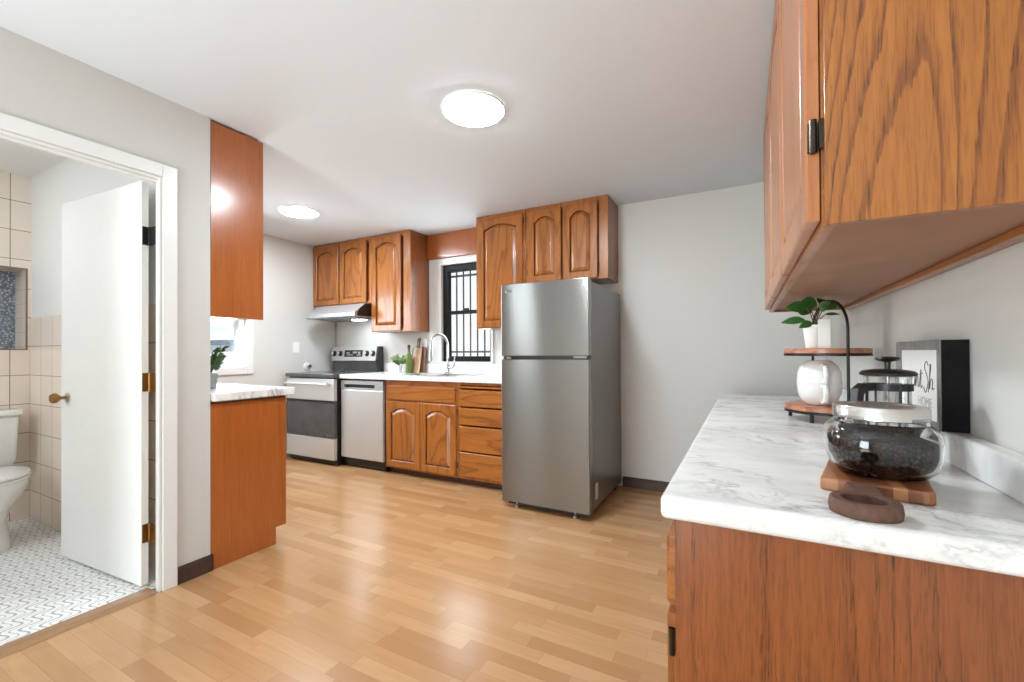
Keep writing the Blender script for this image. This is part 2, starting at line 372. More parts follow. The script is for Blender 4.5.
def obj(name, mb, mat, parent=None, bevel=0.0, seg=2, smooth=False, local=False, solid=0.0, label=None):
    me = bpy.data.meshes.new(name); org = Vector((0, 0, 0))
    if parent is not None and not local:
        org = parent.get('_o') and Vector(parent['_o']) or Vector((0, 0, 0))
    if org.length: bmesh.ops.translate(mb.b, verts=mb.b.verts, vec=-org)
    bmesh.ops.remove_doubles(mb.b, verts=mb.b.verts, dist=1e-6)
    bmesh.ops.recalc_face_normals(mb.b, faces=mb.b.faces)
    mb.b.to_mesh(me); mb.b.free(); me.materials.append(M[mat] if isinstance(mat, str) else mat)
    o = bpy.data.objects.new(name, me); C.objects.link(o)
    if parent is not None:
        o.parent = parent; o['_o'] = tuple(org) if not local else (0, 0, 0)
    if solid:
        md = o.modifiers.new('solid', 'SOLIDIFY'); md.thickness = solid; md.offset = 0
    if bevel:
        md = o.modifiers.new('bevel', 'BEVEL'); md.width = bevel; md.segments = seg; md.limit_method = 'ANGLE'; md.angle_limit = math.radians(40); md.harden_normals = False
    if smooth:
        for p in me.polygons: p.use_smooth = True
        me.set_sharp_from_angle(angle=math.radians(42))
    if label: o['label'] = label
    return o
def tag(o, label, cat, group=None, kind=None):
    o['label'] = label; o['category'] = cat
    if group: o['group'] = group
    if kind: o['kind'] = kind
    return o
def thing(name, label, cat, loc=(0, 0, 0), group=None):
    o = bpy.data.objects.new(name, None); C.objects.link(o); o.location = loc; o.empty_display_size = .05
    o['_o'] = tuple(loc); return tag(o, label, cat, group)
def struct(name, mb, mat, parent=None, label=None, **kw):
    o = obj(name, mb, mat, parent, **kw)
    if parent is None: o['kind'] = 'structure'
    if label: o['label'] = label
    return o
def box(*a): return MB().box(*a)

# ------------------------------------------------------------------ room shell
OP0, OP1, OPZ = .24, 1.047, 1.972                   # bathroom door opening (y0, y1, height)
struct('floor', box(XL - .06, XR + .1, YREAR, YB + .1, -.06, 0).box(XW, XL - .06, YEND, YB + .1, -.06, 0), 'floor', label='tan strip laminate kitchen floor')
struct('floor_bathroom', box(XW, XL - .06, -1.0, YBS, -.06, 0), 'bath_floor', label='white bathroom floor with grey wavy line pattern')
mb = box(XL - .066, XR + .1, YREAR, YB + .1, ZC, ZC + .1).box(XW, XL - .066, YEND, YB + .1, ZC, ZC + .1)
struct('ceiling', mb, 'ceil', label='flat white kitchen ceiling')
struct('ceiling_bathroom', box(XW, XL - .066, -1.0, YEND, ZC, ZC + .1), 'white_wall', label='white bathroom ceiling')
# back wall with the kitchen window opening
KX0, KX1, KZ0, KZ1 = -2.805, -2.205, 1.04, 2.045
mb = box(XW - .2, KX0, YB, YB + .12, 0, ZC).box(KX1, XR + .1, YB, YB + .12, 0, ZC).box(KX0, KX1, YB, YB + .12, 0, KZ0).box(KX0, KX1, YB, YB + .12, KZ1, ZC)
struct('wall_back', mb, 'wall', label='light grey back wall of the kitchen')
# far left wall with side window
SY0, SY1, SZ0, SZ1 = 1.72, 2.615, 1.0, 1.95
mb = box(XW - .22, XW, YEND, SY0, 0, ZC).box(XW - .22, XW, SY1, YB, 0, ZC).box(XW - .22, XW, SY0, SY1, 0, SZ0).box(XW - .22, XW, SY0, SY1, SZ1, ZC)
struct('wall_far_left', mb, 'wall', label='grey wall beyond the peninsula with a white window')
mb = box(XL - .066, XL, YREAR, OP0, 0, ZC).box(XL - .017, XL, OP1, YBS, 0, ZC).box(XL - .066, XL, OP0, OP1, OPZ, ZC)
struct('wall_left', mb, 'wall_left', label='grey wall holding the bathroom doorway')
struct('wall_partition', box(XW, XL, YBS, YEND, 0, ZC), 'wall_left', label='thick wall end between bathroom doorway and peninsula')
struct('wall_right', box(XR, XR + .1, YREAR, YB, 0, ZC), 'wall', label='light grey wall behind the marble counter')
struct('wall_rear', box(XL - .066, XR + .1, YREAR - .1, YREAR, 0, ZC), 'wall', label='rear wall behind the viewpoint')
# bathroom far wall with deep window recess
NY0, NY1, NZ0, NZ1 = .56, 1.098, 1.166, 1.735
mb = box(XW - .24, XW, -1.0, NY0, 0, ZC).box(XW - .24, XW, NY1, YEND, 0, ZC).box(XW - .24, XW, NY0, NY1, 0, NZ0).box(XW - .24, XW, NY0, NY1, NZ1, ZC)
struct('wall_bathroom_far', mb, 'tile_far', label='beige tiled bathroom wall behind the toilet')
mb = box(XW - .21, XW + .002, NY1 - .01, NY1, NZ0, NZ1).box(XW - .21, XW + .002, NY0, NY0 + .01, NZ0, NZ1).box(XW - .21, XW + .002, NY0 + .01, NY1 - .01, NZ0, NZ0 + .008).box(XW - .21, XW + .002, NY0 + .01, NY1 - .01, NZ1 - .008, NZ1)
struct('trim_1', mb, 'tile_small', label='small beige tiles lining the bathroom window recess')
t = struct('window_3', box(XW - .23, XW - .21, NY0 + .01, NY1 - .01, NZ0, NZ1), 'pebble', label='bathroom window of grey pebbled glass')
struct('wall_bathroom_near', box(XW, XL - .066, -1.1, -1.0, 0, ZC), 'white_wall', label='bathroom end wall out of view')
struct('trim_2', box(XW, XL - .018, YBS - .009, YBS, 0, 1.39), 'tile_side', label='beige tile wainscot on the bathroom side wall')
struct('trim_13', box(XW, XL - .018, YBS - .004, YBS, 1.39, ZC), 'white_wall', label='white painted band above the bathroom tiles')

# door casing, jamb, threshold
cs = .062
mb = box(XL, XL + .016, OP1 + .012, OP1 + .012 + cs, 0, OPZ + .012 + cs).box(XL, XL + .016, OP0 - .012 - cs, OP0 - .012, 0, OPZ + .012 + cs).box(XL, XL + .016, OP0 - .012, OP1 + .012, OPZ + .012, OPZ + .012 + cs)
struct('trim_3', mb, 'trim', label='white casing around the bathroom doorway', bevel=.004)
mb = box(XL - .018, XL + .004, OP1 - .001, OP1 + .012, 0, OPZ + .012).box(XL - .066, XL + .004, OP0 - .012, OP0 + .001, 0, OPZ + .012).box(XL - .066, XL + .004, OP0, OP1, OPZ - .001, OPZ + .012)
mb.box(XL - .018, XL - .008, OP1 - .004, OP1, 0, OPZ).box(XL - .03, XL - .012, OP0, OP0 + .013, 0, OPZ).box(XL - .03, XL - .012, OP0, OP1, OPZ - .014, OPZ)
struct('trim_4', mb, 'trim', label='white door jamb and stop of the bathroom doorway', bevel=.002)
mb = MB().prism([(XL - .09, OP0, 0), (XL - .07, OP0, .012), (XL - .01, OP0, .014), (XL + .012, OP0, .001)], (0, OP1 - OP0 - .0135, 0))
struct('trim_5', mb, M['thresh'], label='oak threshold strip at the bathroom doorway')

# baseboards
struct('baseboard_back', box(-.92, XR, YB - .014, YB, 0, .072).box(-.92, XR, YB - .008, YB, .072, .085), 'dark_wood', label='dark brown baseboard right of the fridge', bevel=.003)
mb = MB()
for k in range(4): mb.box(XL, XL + .012 - .002*(k % 2), OP1 + .075, YEND + .01, .002 + k*.021, .022 + k*.021)
mb.box(XL, XL + .009, OP1 + .075, YEND + .01, 0, .085)
for k in range(4): mb.box(XL - .0, XL + .012 - .002*(k % 2), YEND, YEND + .01, .002 + k*.021, .022 + k*.021)
struct('baseboard_left', mb, 'base_brown', label='dark ribbed vinyl baseboard on the wall end', bevel=.002)

# ------------------------------------------------------------------ bathroom door (leaf opened into the bathroom)
A = Vector((-2.583, 1.0225, 0)); Bp = Vector((-3.379, .971, 0)); ang = math.atan2((Bp - A).y, (Bp - A).x)
dl = (Bp - A).length
door = bpy.data.objects.new('door_1', None); C.objects.link(door); door.location = (A.x, A.y, .012); door.rotation_euler = (0, 0, ang)
door['kind'] = 'structure'; door['label'] = 'white flat bathroom door standing open'
def dpt(mb, *a): return mb.box(*a)
obj('door_leaf', MB().box(0, dl, -.031, 0, 0, 1.965), 'door_white', door, local=True, bevel=.002)
kn = MB().lathe((dl - .075, .008, .885), [(.0, -.012), (.028, -.012), (.028, -.006), (.024, 0), (.01, .001), (.01, .0)], 24, axis=(0, 1, 0))
rz = obj('door_knob_rose', MB().lathe((dl - .075, 0, .885), [(.027, 0), (.027, .004), (.02, .009)], 24, axis=(0, 1, 0)), 'nickel', door, local=True, smooth=True)
obj('door_knob', MB().lathe((dl - .075, 0, .885), [(.009, .008), (.009, .03), (.016, .036), (.026, .046), (.028, .058), (.022, .07), (.008, .075)], 24, axis=(0, 1, 0)), 'brass', door, local=True, smooth=True)
rz['label'] = 'round nickel rose of the brass knob'
for k, z in enumerate((1.70, .985, .25)):
    h = MB().box(-.0025, 0, -.030, -.004, z - .045, z + .045)
    h.lathe((-.009, -.03, z - .045), [(.006, 0), (.006, .09)], 12)
    h.box(-.06, -.012, -.034, -.031, z - .045, z + .045)
    for q in (-.028, 0, .028): h.lathe((-.0025, -.016, z + q), [(.004, 0), (.004, .0015)], 10, axis=(-1, 0, 0))
    ho = obj('hinge', h, 'black_metal' if k == 0 else 'brass', door, local=True)
    if k == 0: ho['label'] = 'black upper hinge'

# ------------------------------------------------------------------ doors and drawers of cabinets
def offset(poly, d):
    n = len(poly); out = []
    for i in range(n):
        p0, p1, p2 = Vector(poly[i - 1]), Vector(poly[i]), Vector(poly[(i + 1) % n])
        e1, e2 = (p1 - p0).normalized(), (p2 - p1).normalized()
        n1, n2 = Vector((-e1.y, e1.x)), Vector((-e2.y, e2.x)); m_ = (n1 + n2)
        if m_.length < 1e-6: m_ = n1
        m_.normalize(); out.append(tuple(p1 + m_*d/max(.5, m_.dot(n1))))
    return out
def panel_door(parent, o, u, n, w_, h, mat='oakZ', t=.019, stile=.058, arch=.04, name='door', hinge=None, open_=None):
    """frame-and-raised-panel door with an arched top; o lower-left back corner, u width axis, n outward normal"""
    o, u, n = Vector(o), Vector(u), Vector(n); Zv = Vector((0, 0, 1))
    P = lambda a, b, c: o + u*a + Zv*b + n*c
    sp = h - stile - arch
    inn = [(stile, stile), (w_ - stile, stile), (w_ - stile, sp)]; out_ = [(0, 0), (w_, 0), (w_, h)]
    K = 16
    for i in range(1, K):
        x = (w_ - stile) + (2*stile - w_)*i/K; tt = i/K
        s_ = 0 if tt < .1 or tt > .9 else math.sin(PI*(tt - .1)/.8)**.62
        inn.append((x, sp + arch*s_)); out_.append((w_*(1 - i/K), h))
    inn.append((stile, sp)); out_.append((0, h))
    m1 = MB()
    L3 = lambda poly, c: [P(a, b, c) for a, b in poly]
    bv = offset(out_[:3] + [out_[-1]], .004)
    i_front = offset([(0, 0), (w_, 0), (w_, h), (0, h)], .004)
    def outer(c, ins):
        return [P(ins if a < w_*.5 and a == 0 else (w_ - ins if a == w_ else a), ins if b == 0 else (h - ins if b == h else b), c) for a, b in out_]
    m1.quad_grid([outer(0, 0), outer(t - .004, 0), outer(t, .004), L3(inn, t), L3(offset(inn, .004), t - .004), L3(offset(inn, .004), t - .011), L3(offset(inn, .004), .002)], caps=True)
    d = obj(name, m1, mat, parent)
    m2 = MB(); m2.quad_grid([L3(offset(inn, .004), t - .012), L3(offset(inn, .010), t - .012), L3(offset(inn, .034), t - .002), L3(offset(inn, .038), t - .001)], caps=True)
    obj('raised_panel', m2, mat, d)
    if hinge:
        for z in (.07, h - .09):
            hb = MB(); x = -.006 if hinge == 'l' else w_ + .006
            pts = [P(x, z, t*.2), P(x, z + .05, t*.2)]
            hb.tube(pts, .005, 8); obj('hinge', hb, 'bronze', d)
    return d
def drawer_front(parent, x0, x1, y, z0, z1, mat='oakX', t=.019, name='drawer'):
    mb = MB(); e = .006
    r = lambda ins, yy: [(x0 + ins, yy, z0 + ins), (x1 - ins, yy, z0 + ins), (x1 - ins, yy, z1 - ins), (x0 + ins, yy, z1 - ins)]
    mb.quad_grid([r(0, y), r(0, y - t + .007), r(e, y - t)]); return obj(name, mb, mat, parent)

# ------------------------------------------------------------------ wall cabinets on the back wall
YU = 3.388; CT = ZC - .002
def face_cabinet(name, label, x0, x1, z0, doors, side_l='oak_red', stile=.03, xr_extra=0.0, y0=YU, group=None):
    t = thing(name, label, 'cabinet', ((x0 + x1)/2, YB, z0), group)
    obj('carcass', box(x0, x1, y0 + .019, YB - .002, z0, CT), 'oak_red', t, bevel=.002)
    g = .02
    fr = MB().box(x0, x0 + stile, y0, y0 + .0188, z0, CT).box(x1 - stile - xr_extra, x1, y0, y0 + .0188, z0, CT).box(x0 + stile, x1 - stile - xr_extra, y0, y0 + .0188, z0, z0 + .03).box(x0 + stile, x1 - stile - xr_extra, y0, y0 + .0188, CT - .045, CT)
    obj('face_frame', fr, 'oakZ', t, bevel=.0015)
    for i, (a, b) in enumerate(doors):
        panel_door(t, (a, y0 - .001, z0 + .008), (1, 0, 0), (0, -1, 0), b - a, CT - .042 - z0, hinge='r' if i == len(doors) - 1 else 'l')
    return t
face_cabinet('wall_cabinet', 'short oak wall cabinet with two arched doors directly above the range hood', XW + .003, -3.497, 1.665, [(-4.40, -3.985), (-3.962, -3.56)])
face_cabinet('wall_cabinet', 'tall single-door oak wall cabinet between the range hood and the barred window', -3.493, -2.962, 1.352, [(-3.478, -3.075)], xr_extra=.06)
face_cabinet('wall_cabinet', 'tall single-door oak wall cabinet left of the fridge top, beside the barred window', -2.177, -1.672, 1.352, [(-2.150, -1.695)])
face_cabinet('wall_cabinet', 'short oak wall cabinet with two arched doors right above the refrigerator', -1.668, -.948, 1.715, [(-1.645, -1.338), (-1.322, -1.03)], xr_extra=.04)
v = obj('valance_panel', box(-2.96, -2.179, 3.655, YB - .002, 2.118, CT), 'oak_panel', bevel=.002)
tag(v, 'reddish-brown wood panel spanning the wall over the barred kitchen window', 'panel')

# ------------------------------------------------------------------ range hood
t = thing('range_hood', 'stainless under-cabinet range hood over the stove', 'range hood', (-3.87, YB, 1.5))
hx0, hx1 = -4.245, -3.5
prof = [(YB - .005, 1.518), (3.175, 1.508), (3.165, 1.515), (3.165, 1.552), (3.30, 1.652), (YB - .005, 1.660)]
obj('hood_body', MB().prism([(hx0, y, z) for y, z in prof], (hx1 - hx0 - .004, 0, 0)), 'steel_mid', t, bevel=.003)
obj('side_cap', MB().prism([(hx1 - .003, y, z) for y, z in [(YB - .006, 1.522), (3.20, 1.518), (3.20, 1.55), (3.235, 1.6), (3.31, 1.65), (YB - .006, 1.655)]], (.003, 0, 0)), 'black', t)
obj('grease_filter', box(hx0 + .05, hx1 - .06, 3.24, 3.6, 1.498, 1.513), 'grey_plastic', t)

obj('lamp_lens', box(hx0 + .42, hx0 + .56, 3.42, 3.5, 1.494, 1.4978), 'hood_lamp', t)

# ------------------------------------------------------------------ electric range
RX0, RX1, RY = -4.352, -3.604, 3.0
t = thing('electric_range', 'stainless electric range with black glass oven door in the corner', 'stove', ((RX0 + RX1)/2, 3.3, 0))
obj('body', box(RX0, RX1, RY + .04, YB - .02, .02, .883), 'black', t, bevel=.003)
ct = obj('cooktop', box(RX0 - .004, RX1 + .004, RY - .012, 3.60, .884, .924), 'cooktop', t, bevel=.006)
for cx, cy, r in ((-4.16, 3.17, .1), (-3.8, 3.17, .08), (-4.16, 3.43, .08), (-3.8, 3.43, .1)):
    obj('burner_ring', MB().disc_ring((cx, cy, 0), r - .004, r, .9242, .9248), 'grey_plastic', ct)
ov = obj('oven_door', box(RX0 + .005, RX1 - .005, RY, RY + .038, .655, .872), 'steel_light', t, bevel=.004)
og = box(RX0 + .005, RX1 - .005, RY + .002, RY + .038, .283, .653)
obj('oven_window', og, 'oven_glass', ov, bevel=.003)
obj('door_gap_trim', box(RX0 + .006, RX1 - .006, RY + .0005, RY + .01, .63, .654), 'black', ov)
hb = MB().tube([(RX0 + .05, RY - .045, .822), (RX1 - .05, RY - .045, .822)], .013, 14)
for x in (RX0 + .075, RX1 - .075): hb.box(x - .012, x + .012, RY - .045, RY, .814, .832)
obj('oven_handle', hb, 'steel_light', ov, smooth=True)
lg = MB().lathe((RX1 - .105, RY + .002, .302), [(.009, 0), (.009, .001)], 16, axis=(0, -1, 0))
lg.box(RX1 - .09, RX1 - .055, RY + .0008, RY + .0025, .297, .301).box(RX1 - .09, RX1 - .06, RY + .0008, RY + .0025, .305, .309)
obj('door_badge', lg, 'nickel', ov)
obj('storage_drawer', box(RX0 + .005, RX1 - .005, RY, RY + .038, .062, .275), 'steel_light', t, bevel=.004)
obj('kick_plate', box(RX0 + .02, RX1 - .01, RY + .05, RY + .08, .0, .06), 'black', t)
bk = MB().prism([(RX0 + .005, 3.60, .924), (RX0 + .005, 3.66, .924), (RX0 + .005, 3.66, 1.045), (RX0 + .005, 3.595, 1.04)], (RX1 - RX0 - .01, 0, 0))
obj('vent_band', bk, 'oven_glass', t)
gp = [(3.577, 1.045), (3.66, 1.045), (3.66, 1.205), (3.60, 1.205)]
bg_ = obj('control_panel', MB().prism([(RX0 + .004, y, z) for y, z in gp], (RX1 - RX0 - .034, 0, 0)), 'steel_light', t, bevel=.003)
obj('end_cap', MB().prism([(RX1 - .028, y - .004, z) for y, z in [(3.6, .926), (3.672, .926), (3.672, 1.207), (3.602, 1.207), (3.578, 1.05)]], (.026, 0, 0)), 'black', t)
slope = Vector((0, 3.577 - 3.60, 1.045 - 1.205)).normalized(); nrm = Vector((0, -slope.z, slope.y)).normalized()
if nrm.y > 0: nrm = -nrm
def onp(x, s): return Vector((x, 3.60 + (3.577 - 3.60)*s, 1.205 + (1.045 - 1.205)*s))
dpz = MB(); a, b = -4.135, -3.845
dpz.quad_grid([[onp(a, .72), onp(b, .72), onp(b, .24), onp(a, .24)], [onp(a, .72) + nrm*.004, onp(b, .72) + nrm*.004, onp(b, .24) + nrm*.004, onp(a, .24) + nrm*.004]])
dsp = obj('display', dpz, 'black', bg_)
dg = MB()
for i, (x, s0, s1, ww) in enumerate(((-4.10, .4, .5, .05), (-4.0, .34, .48, .07), (-3.91, .36, .5, .03), (-4.09, .56, .62, .1), (-3.93, .56, .62, .06))):
    dg.quad_grid([[onp(x, s1) + nrm*.0041, onp(x + ww, s1) + nrm*.0041, onp(x + ww, s0) + nrm*.0041, onp(x, s0) + nrm*.0041], [onp(x, s1) + nrm*.0046, onp(x + ww, s1) + nrm*.0046, onp(x + ww, s0) + nrm*.0046, onp(x, s0) + nrm*.0046]])
obj('display_symbols', dg, 'nickel', dsp)
for x in (-4.305, -4.205, -3.775, -3.68):
    k_ = obj('knob', MB().lathe(onp(x, .48), [(.034, 0), (.034, .004), (.026, .006), (.024, .03), (.02, .033)], 20, axis=nrm), 'black', bg_, smooth=True)
    obj('knob_cap', MB().lathe(onp(x, .48) + nrm*.033, [(.019, 0), (.019, .0015)], 20, axis=nrm), 'steel_light', k_)

# ------------------------------------------------------------------ dishwasher
DX0, DX1, DY = -3.594, -3.017, 3.068
t = thing('dishwasher', 'light stainless dishwasher between the range and the oak sink cabinet', 'dishwasher', ((DX0 + DX1)/2, 3.3, 0))
obj('body', box(DX0, DX1, DY + .03, YB - .05, .03, .868), 'black', t)
d_ = obj('door', box(DX0 + .004, DX1 - .006, DY, DY + .03, .098, .772), 'steel_light', t, bevel=.006)
mb = box(DX0 + .004, -3.54, DY, DY + .03, .773, .862).box(-3.13, DX1 - .006, DY, DY + .03, .773, .862).box(-3.54, -3.13, DY, DY + .03, .826, .862).box(-3.54, -3.13, DY, DY + .03, .773, .792)
obj('control_strip', mb, 'steel_mid', t)
obj('pocket_handle', box(-3.54, -3.13, DY + .022, DY + .03, .792, .826), 'black', t)
kp = obj('kick_plate', box(DX0 + .01, DX1 - .01, DY + .05, DY + .06, .0, .09), 'black', t)
vb = MB()
for k in range(4): vb.box(DX0 + .2, DX1 - .04, DY + .046, DY + .05, .02 + k*.016, .027 + k*.016)
obj('kick_louvre', vb, 'grey_plastic', kp)

# ------------------------------------------------------------------ base cabinets
BY = 3.09
def base(name, label, x0, x1):
    t = thing(name, label, 'cabinet', ((x0 + x1)/2, 3.4, 0))
    obj('carcass', box(x0, x0 + .018, BY + .019, YB - .03, .075, .875).box(x1 - .018, x1, BY + .019, YB - .03, .075, .875).box(x0 + .018, x1 - .018, BY + .019, YB - .03, .075, .093).box(x0 + .018, x1 - .018, YB - .036, YB - .03, .093, .875), 'oak_red', t)
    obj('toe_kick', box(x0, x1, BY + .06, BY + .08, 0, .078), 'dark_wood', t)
    return t
SX0, SX1 = -3.008, -2.178
t = base('base_cabinet', 'oak sink base cabinet with two arched doors under a false drawer', SX0, SX1)
obj('face_frame', box(SX0, SX0 + .04, BY, BY + .0188, .06, .875).box(SX1 - .02, SX1, BY, BY + .0188, .06, .875).box(SX0 + .04, SX1 - .02, BY, BY + .0188, .06, .09).box(SX0 + .04, SX1 - .02, BY, BY + .0188, .815, .875).box(SX0 + .04, SX1 - .02, BY, BY + .0188, .665, .705), 'oakX', t, bevel=.0015)
drawer_front(t, -2.968, -2.2, BY - .001, .695, .828, name='false_drawer')
panel_door(t, (-2.99, BY - .001, .075), (1, 0, 0), (0, -1, 0), .405, .607, hinge='l')
panel_door(t, (-2.58, BY - .001, .075), (1, 0, 0), (0, -1, 0), .39, .607, hinge='r')
GX0, GX1 = -2.175, -1.62
t = base('base_cabinet', 'oak four-drawer base cabinet partly hidden by the refrigerator', GX0, GX1)
obj('face_frame', box(GX0, GX0 + .025, BY, BY + .0188, .06, .875).box(GX1 - .03, GX1, BY, BY + .0188, .06, .875).box(GX0 + .025, GX1 - .03, BY, BY + .0188, .06, .09).box(GX0 + .025, GX1 - .03, BY, BY + .0188, .855, .875), 'oakZ', t, bevel=.0015)
obj('pull_out_board', box(GX0 + .022, GX1 - .03, BY - .022, BY + .25, .832, .848), 'oakX', t, bevel=.004)
for z0, z1 in ((.676, .818), (.52, .664), (.298, .508), (.086, .288)): drawer_front(t, GX0 + .021, GX1 - .012, BY - .001, z0, z1)

# countertop with sink cut-out, backsplash
CX0, CX1, CY0 = -3.6, -1.6, 3.055
KSX0, KSX1, KSY0, KSY1 = -2.985, -2.235, 3.15, 3.56
t = thing('countertop', 'white laminate countertop running from the range to the refrigerator', 'countertop', (-2.6, YB, .88))
mb = box(CX0, KSX0, CY0, YB - .002, .882, .92).box(KSX1, CX1, CY0, YB - .002, .882, .92).box(KSX0, KSX1, CY0, KSY0, .882, .92).box(KSX0, KSX1, KSY1, YB - .002, .882, .92)
obj('slab', mb, 'marble_white', t)
obj('backsplash', box(CX0, CX1, YB - .022, YB - .002, .92, 1.02), 'marble_white', t, bevel=.003)
t = thing('kitchen_sink', 'stainless double-bowl drop-in sink below the barred window', 'sink', (-2.61, 3.35, .92))
rim = MB()
o_ = [(KSX0 - .02, KSY0 - .02), (KSX1 + .02, KSY0 - .02), (KSX1 + .02, KSY1 + .02), (KSX0 - .02, KSY1 + .02)]
rim.box(KSX0 - .02, KSX1 + .02, KSY0 - .02, KSY0 + .02, .9202, .927).box(KSX0 - .02, KSX1 + .02, KSY1 - .06, KSY1 + .02, .9202, .927).box(KSX0 - .02, KSX0 + .02, KSY0 + .02, KSY1 - .06, .9202, .927).box(KSX1 - .02, KSX1 + .02, KSY0 + .02, KSY1 - .06, .9202, .927).box(-2.63, -2.59, KSY0 + .02, KSY1 - .06, .9202, .927)
obj('rim', rim, 'nickel', t, bevel=.002)
for a, b in ((KSX0 + .02, -2.63), (-2.59, KSX1 - .02)):
    bw = MB(); y0, y1 = KSY0 + .02, KSY1 - .06
    rr = lambda i, z: [(a + i, y0 + i, z), (b - i, y0 + i, z), (b - i, y1 - i, z), (a + i, y1 - i, z)]
    bw.quad_grid([rr(0, .924), rr(.01, .78), rr(.03, .765)], caps=False); bw.b.faces.new([bw.b.verts.new(p) for p in rr(.03, .765)])
    obj('bowl', bw, 'nickel', t)
t = thing('faucet', 'tall chrome gooseneck faucet with side lever in front of the barred window', 'faucet', (-2.62, 3.53, .927))
fx, fy = -2.615, 3.535
pts = [(fx, fy, .93), (fx, fy, 1.2)] + [(fx - .035*(1 - math.cos(a)) - 0.0, fy - .085*(1 - math.cos(a)), 1.2 + .11*math.sin(a)) for a in [PI*i/12 for i in range(1, 13)]] + [(fx - .072, fy - .172, 1.14)]
obj('gooseneck', MB().tube(pts, .0125, 12), 'chrome', t, smooth=True)
obj('spray_head', MB().tube([(fx - .071, fy - .17, 1.16), (fx - .073, fy - .174, 1.1), (fx - .075, fy - .178, 1.055)], [.014, .019, .017], 14), 'chrome', t, smooth=True)
obj('base', MB().lathe((fx, fy, .9272), [(.03, 0), (.03, .008), (.021, .014), (.021, .09), (.016, .1)], 20), 'chrome', t, smooth=True)
obj('lever', MB().tube([(fx + .018, fy, .985), (fx + .06, fy - .01, .985), (fx + .085, fy - .012, 1.0), (fx + .092, fy - .012, 1.055), (fx + .095, fy - .012, 1.09)], [.013, .011, .009, .007, .006], 10), 'chrome', t, smooth=True)

# ------------------------------------------------------------------ refrigerator
FX0, FX1, FY = -1.585, -.9165, 2.795
t = thing('refrigerator', 'stainless top-freezer refrigerator standing against the back wall', 'refrigerator', ((FX0 + FX1)/2, 3.2, 0))
obj('body', box(FX0 + .012, FX1 - .01, FY + .072, YB - .025, .045, 1.618), 'fridge_side', t, bevel=.006)
def fdoor(name, z0, z1):
    K = 14; L = []
    sh = lambda s: .012*(1 - (2*s - 1)**2)**.5 if False else .0004*(1 - abs(2*s - 1)**2)
    def ring(z):
        fr = [(FX0 + (FX1 - FX0)*i/K, FY + .006 - sh(i/K), z) for i in range(K + 1)]
        return fr + [(FX1, FY + .066, z), (FX0, FY + .066, z)]
    return obj(name, MB().quad_grid([ring(z0), ring(z1)]), 'steel', t, bevel=.004)
fdoor('freezer_door', 1.107, 1.63); fdoor('fridge_door', .05, 1.082)
gp_ = box(FX0 + .01, FX1 - .012, FY + .02, FY + .07, 1.083, 1.106)
obj('handle_recess', gp_, 'black', t)
obj('hinge_clip', box(FX0 + .045, FX0 + .075, FY + .004, FY + .03, 1.084, 1.1), 'grey_plastic', t)
hc = MB().box(FX1 - .11, FX1 - .02, FY + .006, FY + .04, 1.092, 1.105)
obj('hinge_cap', hc, 'grey_plastic', t)
obj('base_grille', box(FX0 + .03, FX1 - .02, FY + .05, FY + .075, .02, .05), 'black', t)
for x in (FX0 + .1, FX1 - .12): obj('leveling_foot', MB().lathe((x, FY + .055, 0), [(.018, 0), (.018, .015), (.008, .02), (.008, .05)], 14), 'nickel', t, smooth=True)
for x in (FX0 + .06, FX1 - .05): obj('rear_foot', MB().lathe((x, 3.58, 0), [(.02, 0), (.02, .05)], 14), 'black', t)
obj('side_label', box(FX1 - .01, FX1 - .0092, 2.95, 3.01, .105, .215), 'paper', t, label='white paper sticker')
obj('top_hinge_cover', box(FX1 - .09, FX1 - .03, FY + .03, FY + .16, 1.618, 1.636), 'grey_plastic', t, bevel=.004)
bm_ = MB().lathe((FX0 + .048, FY + .0012, 1.575), [(.011, 0), (.011, .0012)], 18, axis=(0, -1, 0)).box(FX0 + .066, FX0 + .09, FY - .0002, FY + .002, 1.567, 1.583)
obj('badge', bm_, 'grey_plastic', t, label='small grey round badge with a block beside it')
obj('gasket_pin', box(FX1 - .0098, FX1 - .0085, FY + .076, FY + .09, 1.565, 1.59), 'white_plastic', t)

# ------------------------------------------------------------------ kitchen window, bars
t = bpy.data.objects.new('window_1', None); C.objects.link(t); t['kind'] = 'structure'; t['label'] = 'black double-hung kitchen window in white casing'; t['_o'] = (0, 0, 0)
cw = .155
mb = box(KX0 - cw, KX0, YB - .018, YB - .002, 1.022, KZ1 + .07).box(KX1, KX1 + .03, YB - .018, YB - .002, 1.022, KZ1 + .07).box(KX0, KX1, YB - .018, YB - .002, KZ1, KZ1 + .07).box(KX0 - .02, KX1 + .02, YB - .03, YB - .002, 1.0215, KZ0)
obj('casing', mb, 'trim', t, bevel=.003)
mb = box(KX0, KX0 + .062, YB + .02, YB + .08, KZ0, KZ1).box(KX1 - .03, KX1, YB + .02, YB + .08, KZ0, KZ1).box(KX0 + .062, KX1 - .03, YB + .02, YB + .08, KZ0, KZ0 + .055).box(KX0 + .062, KX1 - .03, YB + .02, YB + .08, KZ1 - .07, KZ1).box(KX0 + .03, KX1 - .02, YB + .012, YB + .06, 1.53, 1.565)
obj('sash_frame', mb, 'black_frame', t, bevel=.003)
obj('sash_lock', box(-2.53, -2.48, YB + .0, YB + .025, 1.566, 1.585), 'black_frame', t, bevel=.003)
obj('pane', box(KX0 + .05, KX1 - .02, YB + .055, YB + .059, KZ0 + .04, KZ1 - .05), 'pane', t)
t = thing('window_guard', 'dark iron security bars outside the black kitchen window', 'window bars', (-2.5, YB + .13, 1.0))
for x in (-2.80, -2.712, -2.625, -2.538, -2.451, -2.364, -2.277, -2.19): obj('upright_bar', MB().tube([(x, YB + .135, .98), (x, YB + .135, 2.08)], .0085, 8), 'bars', t)
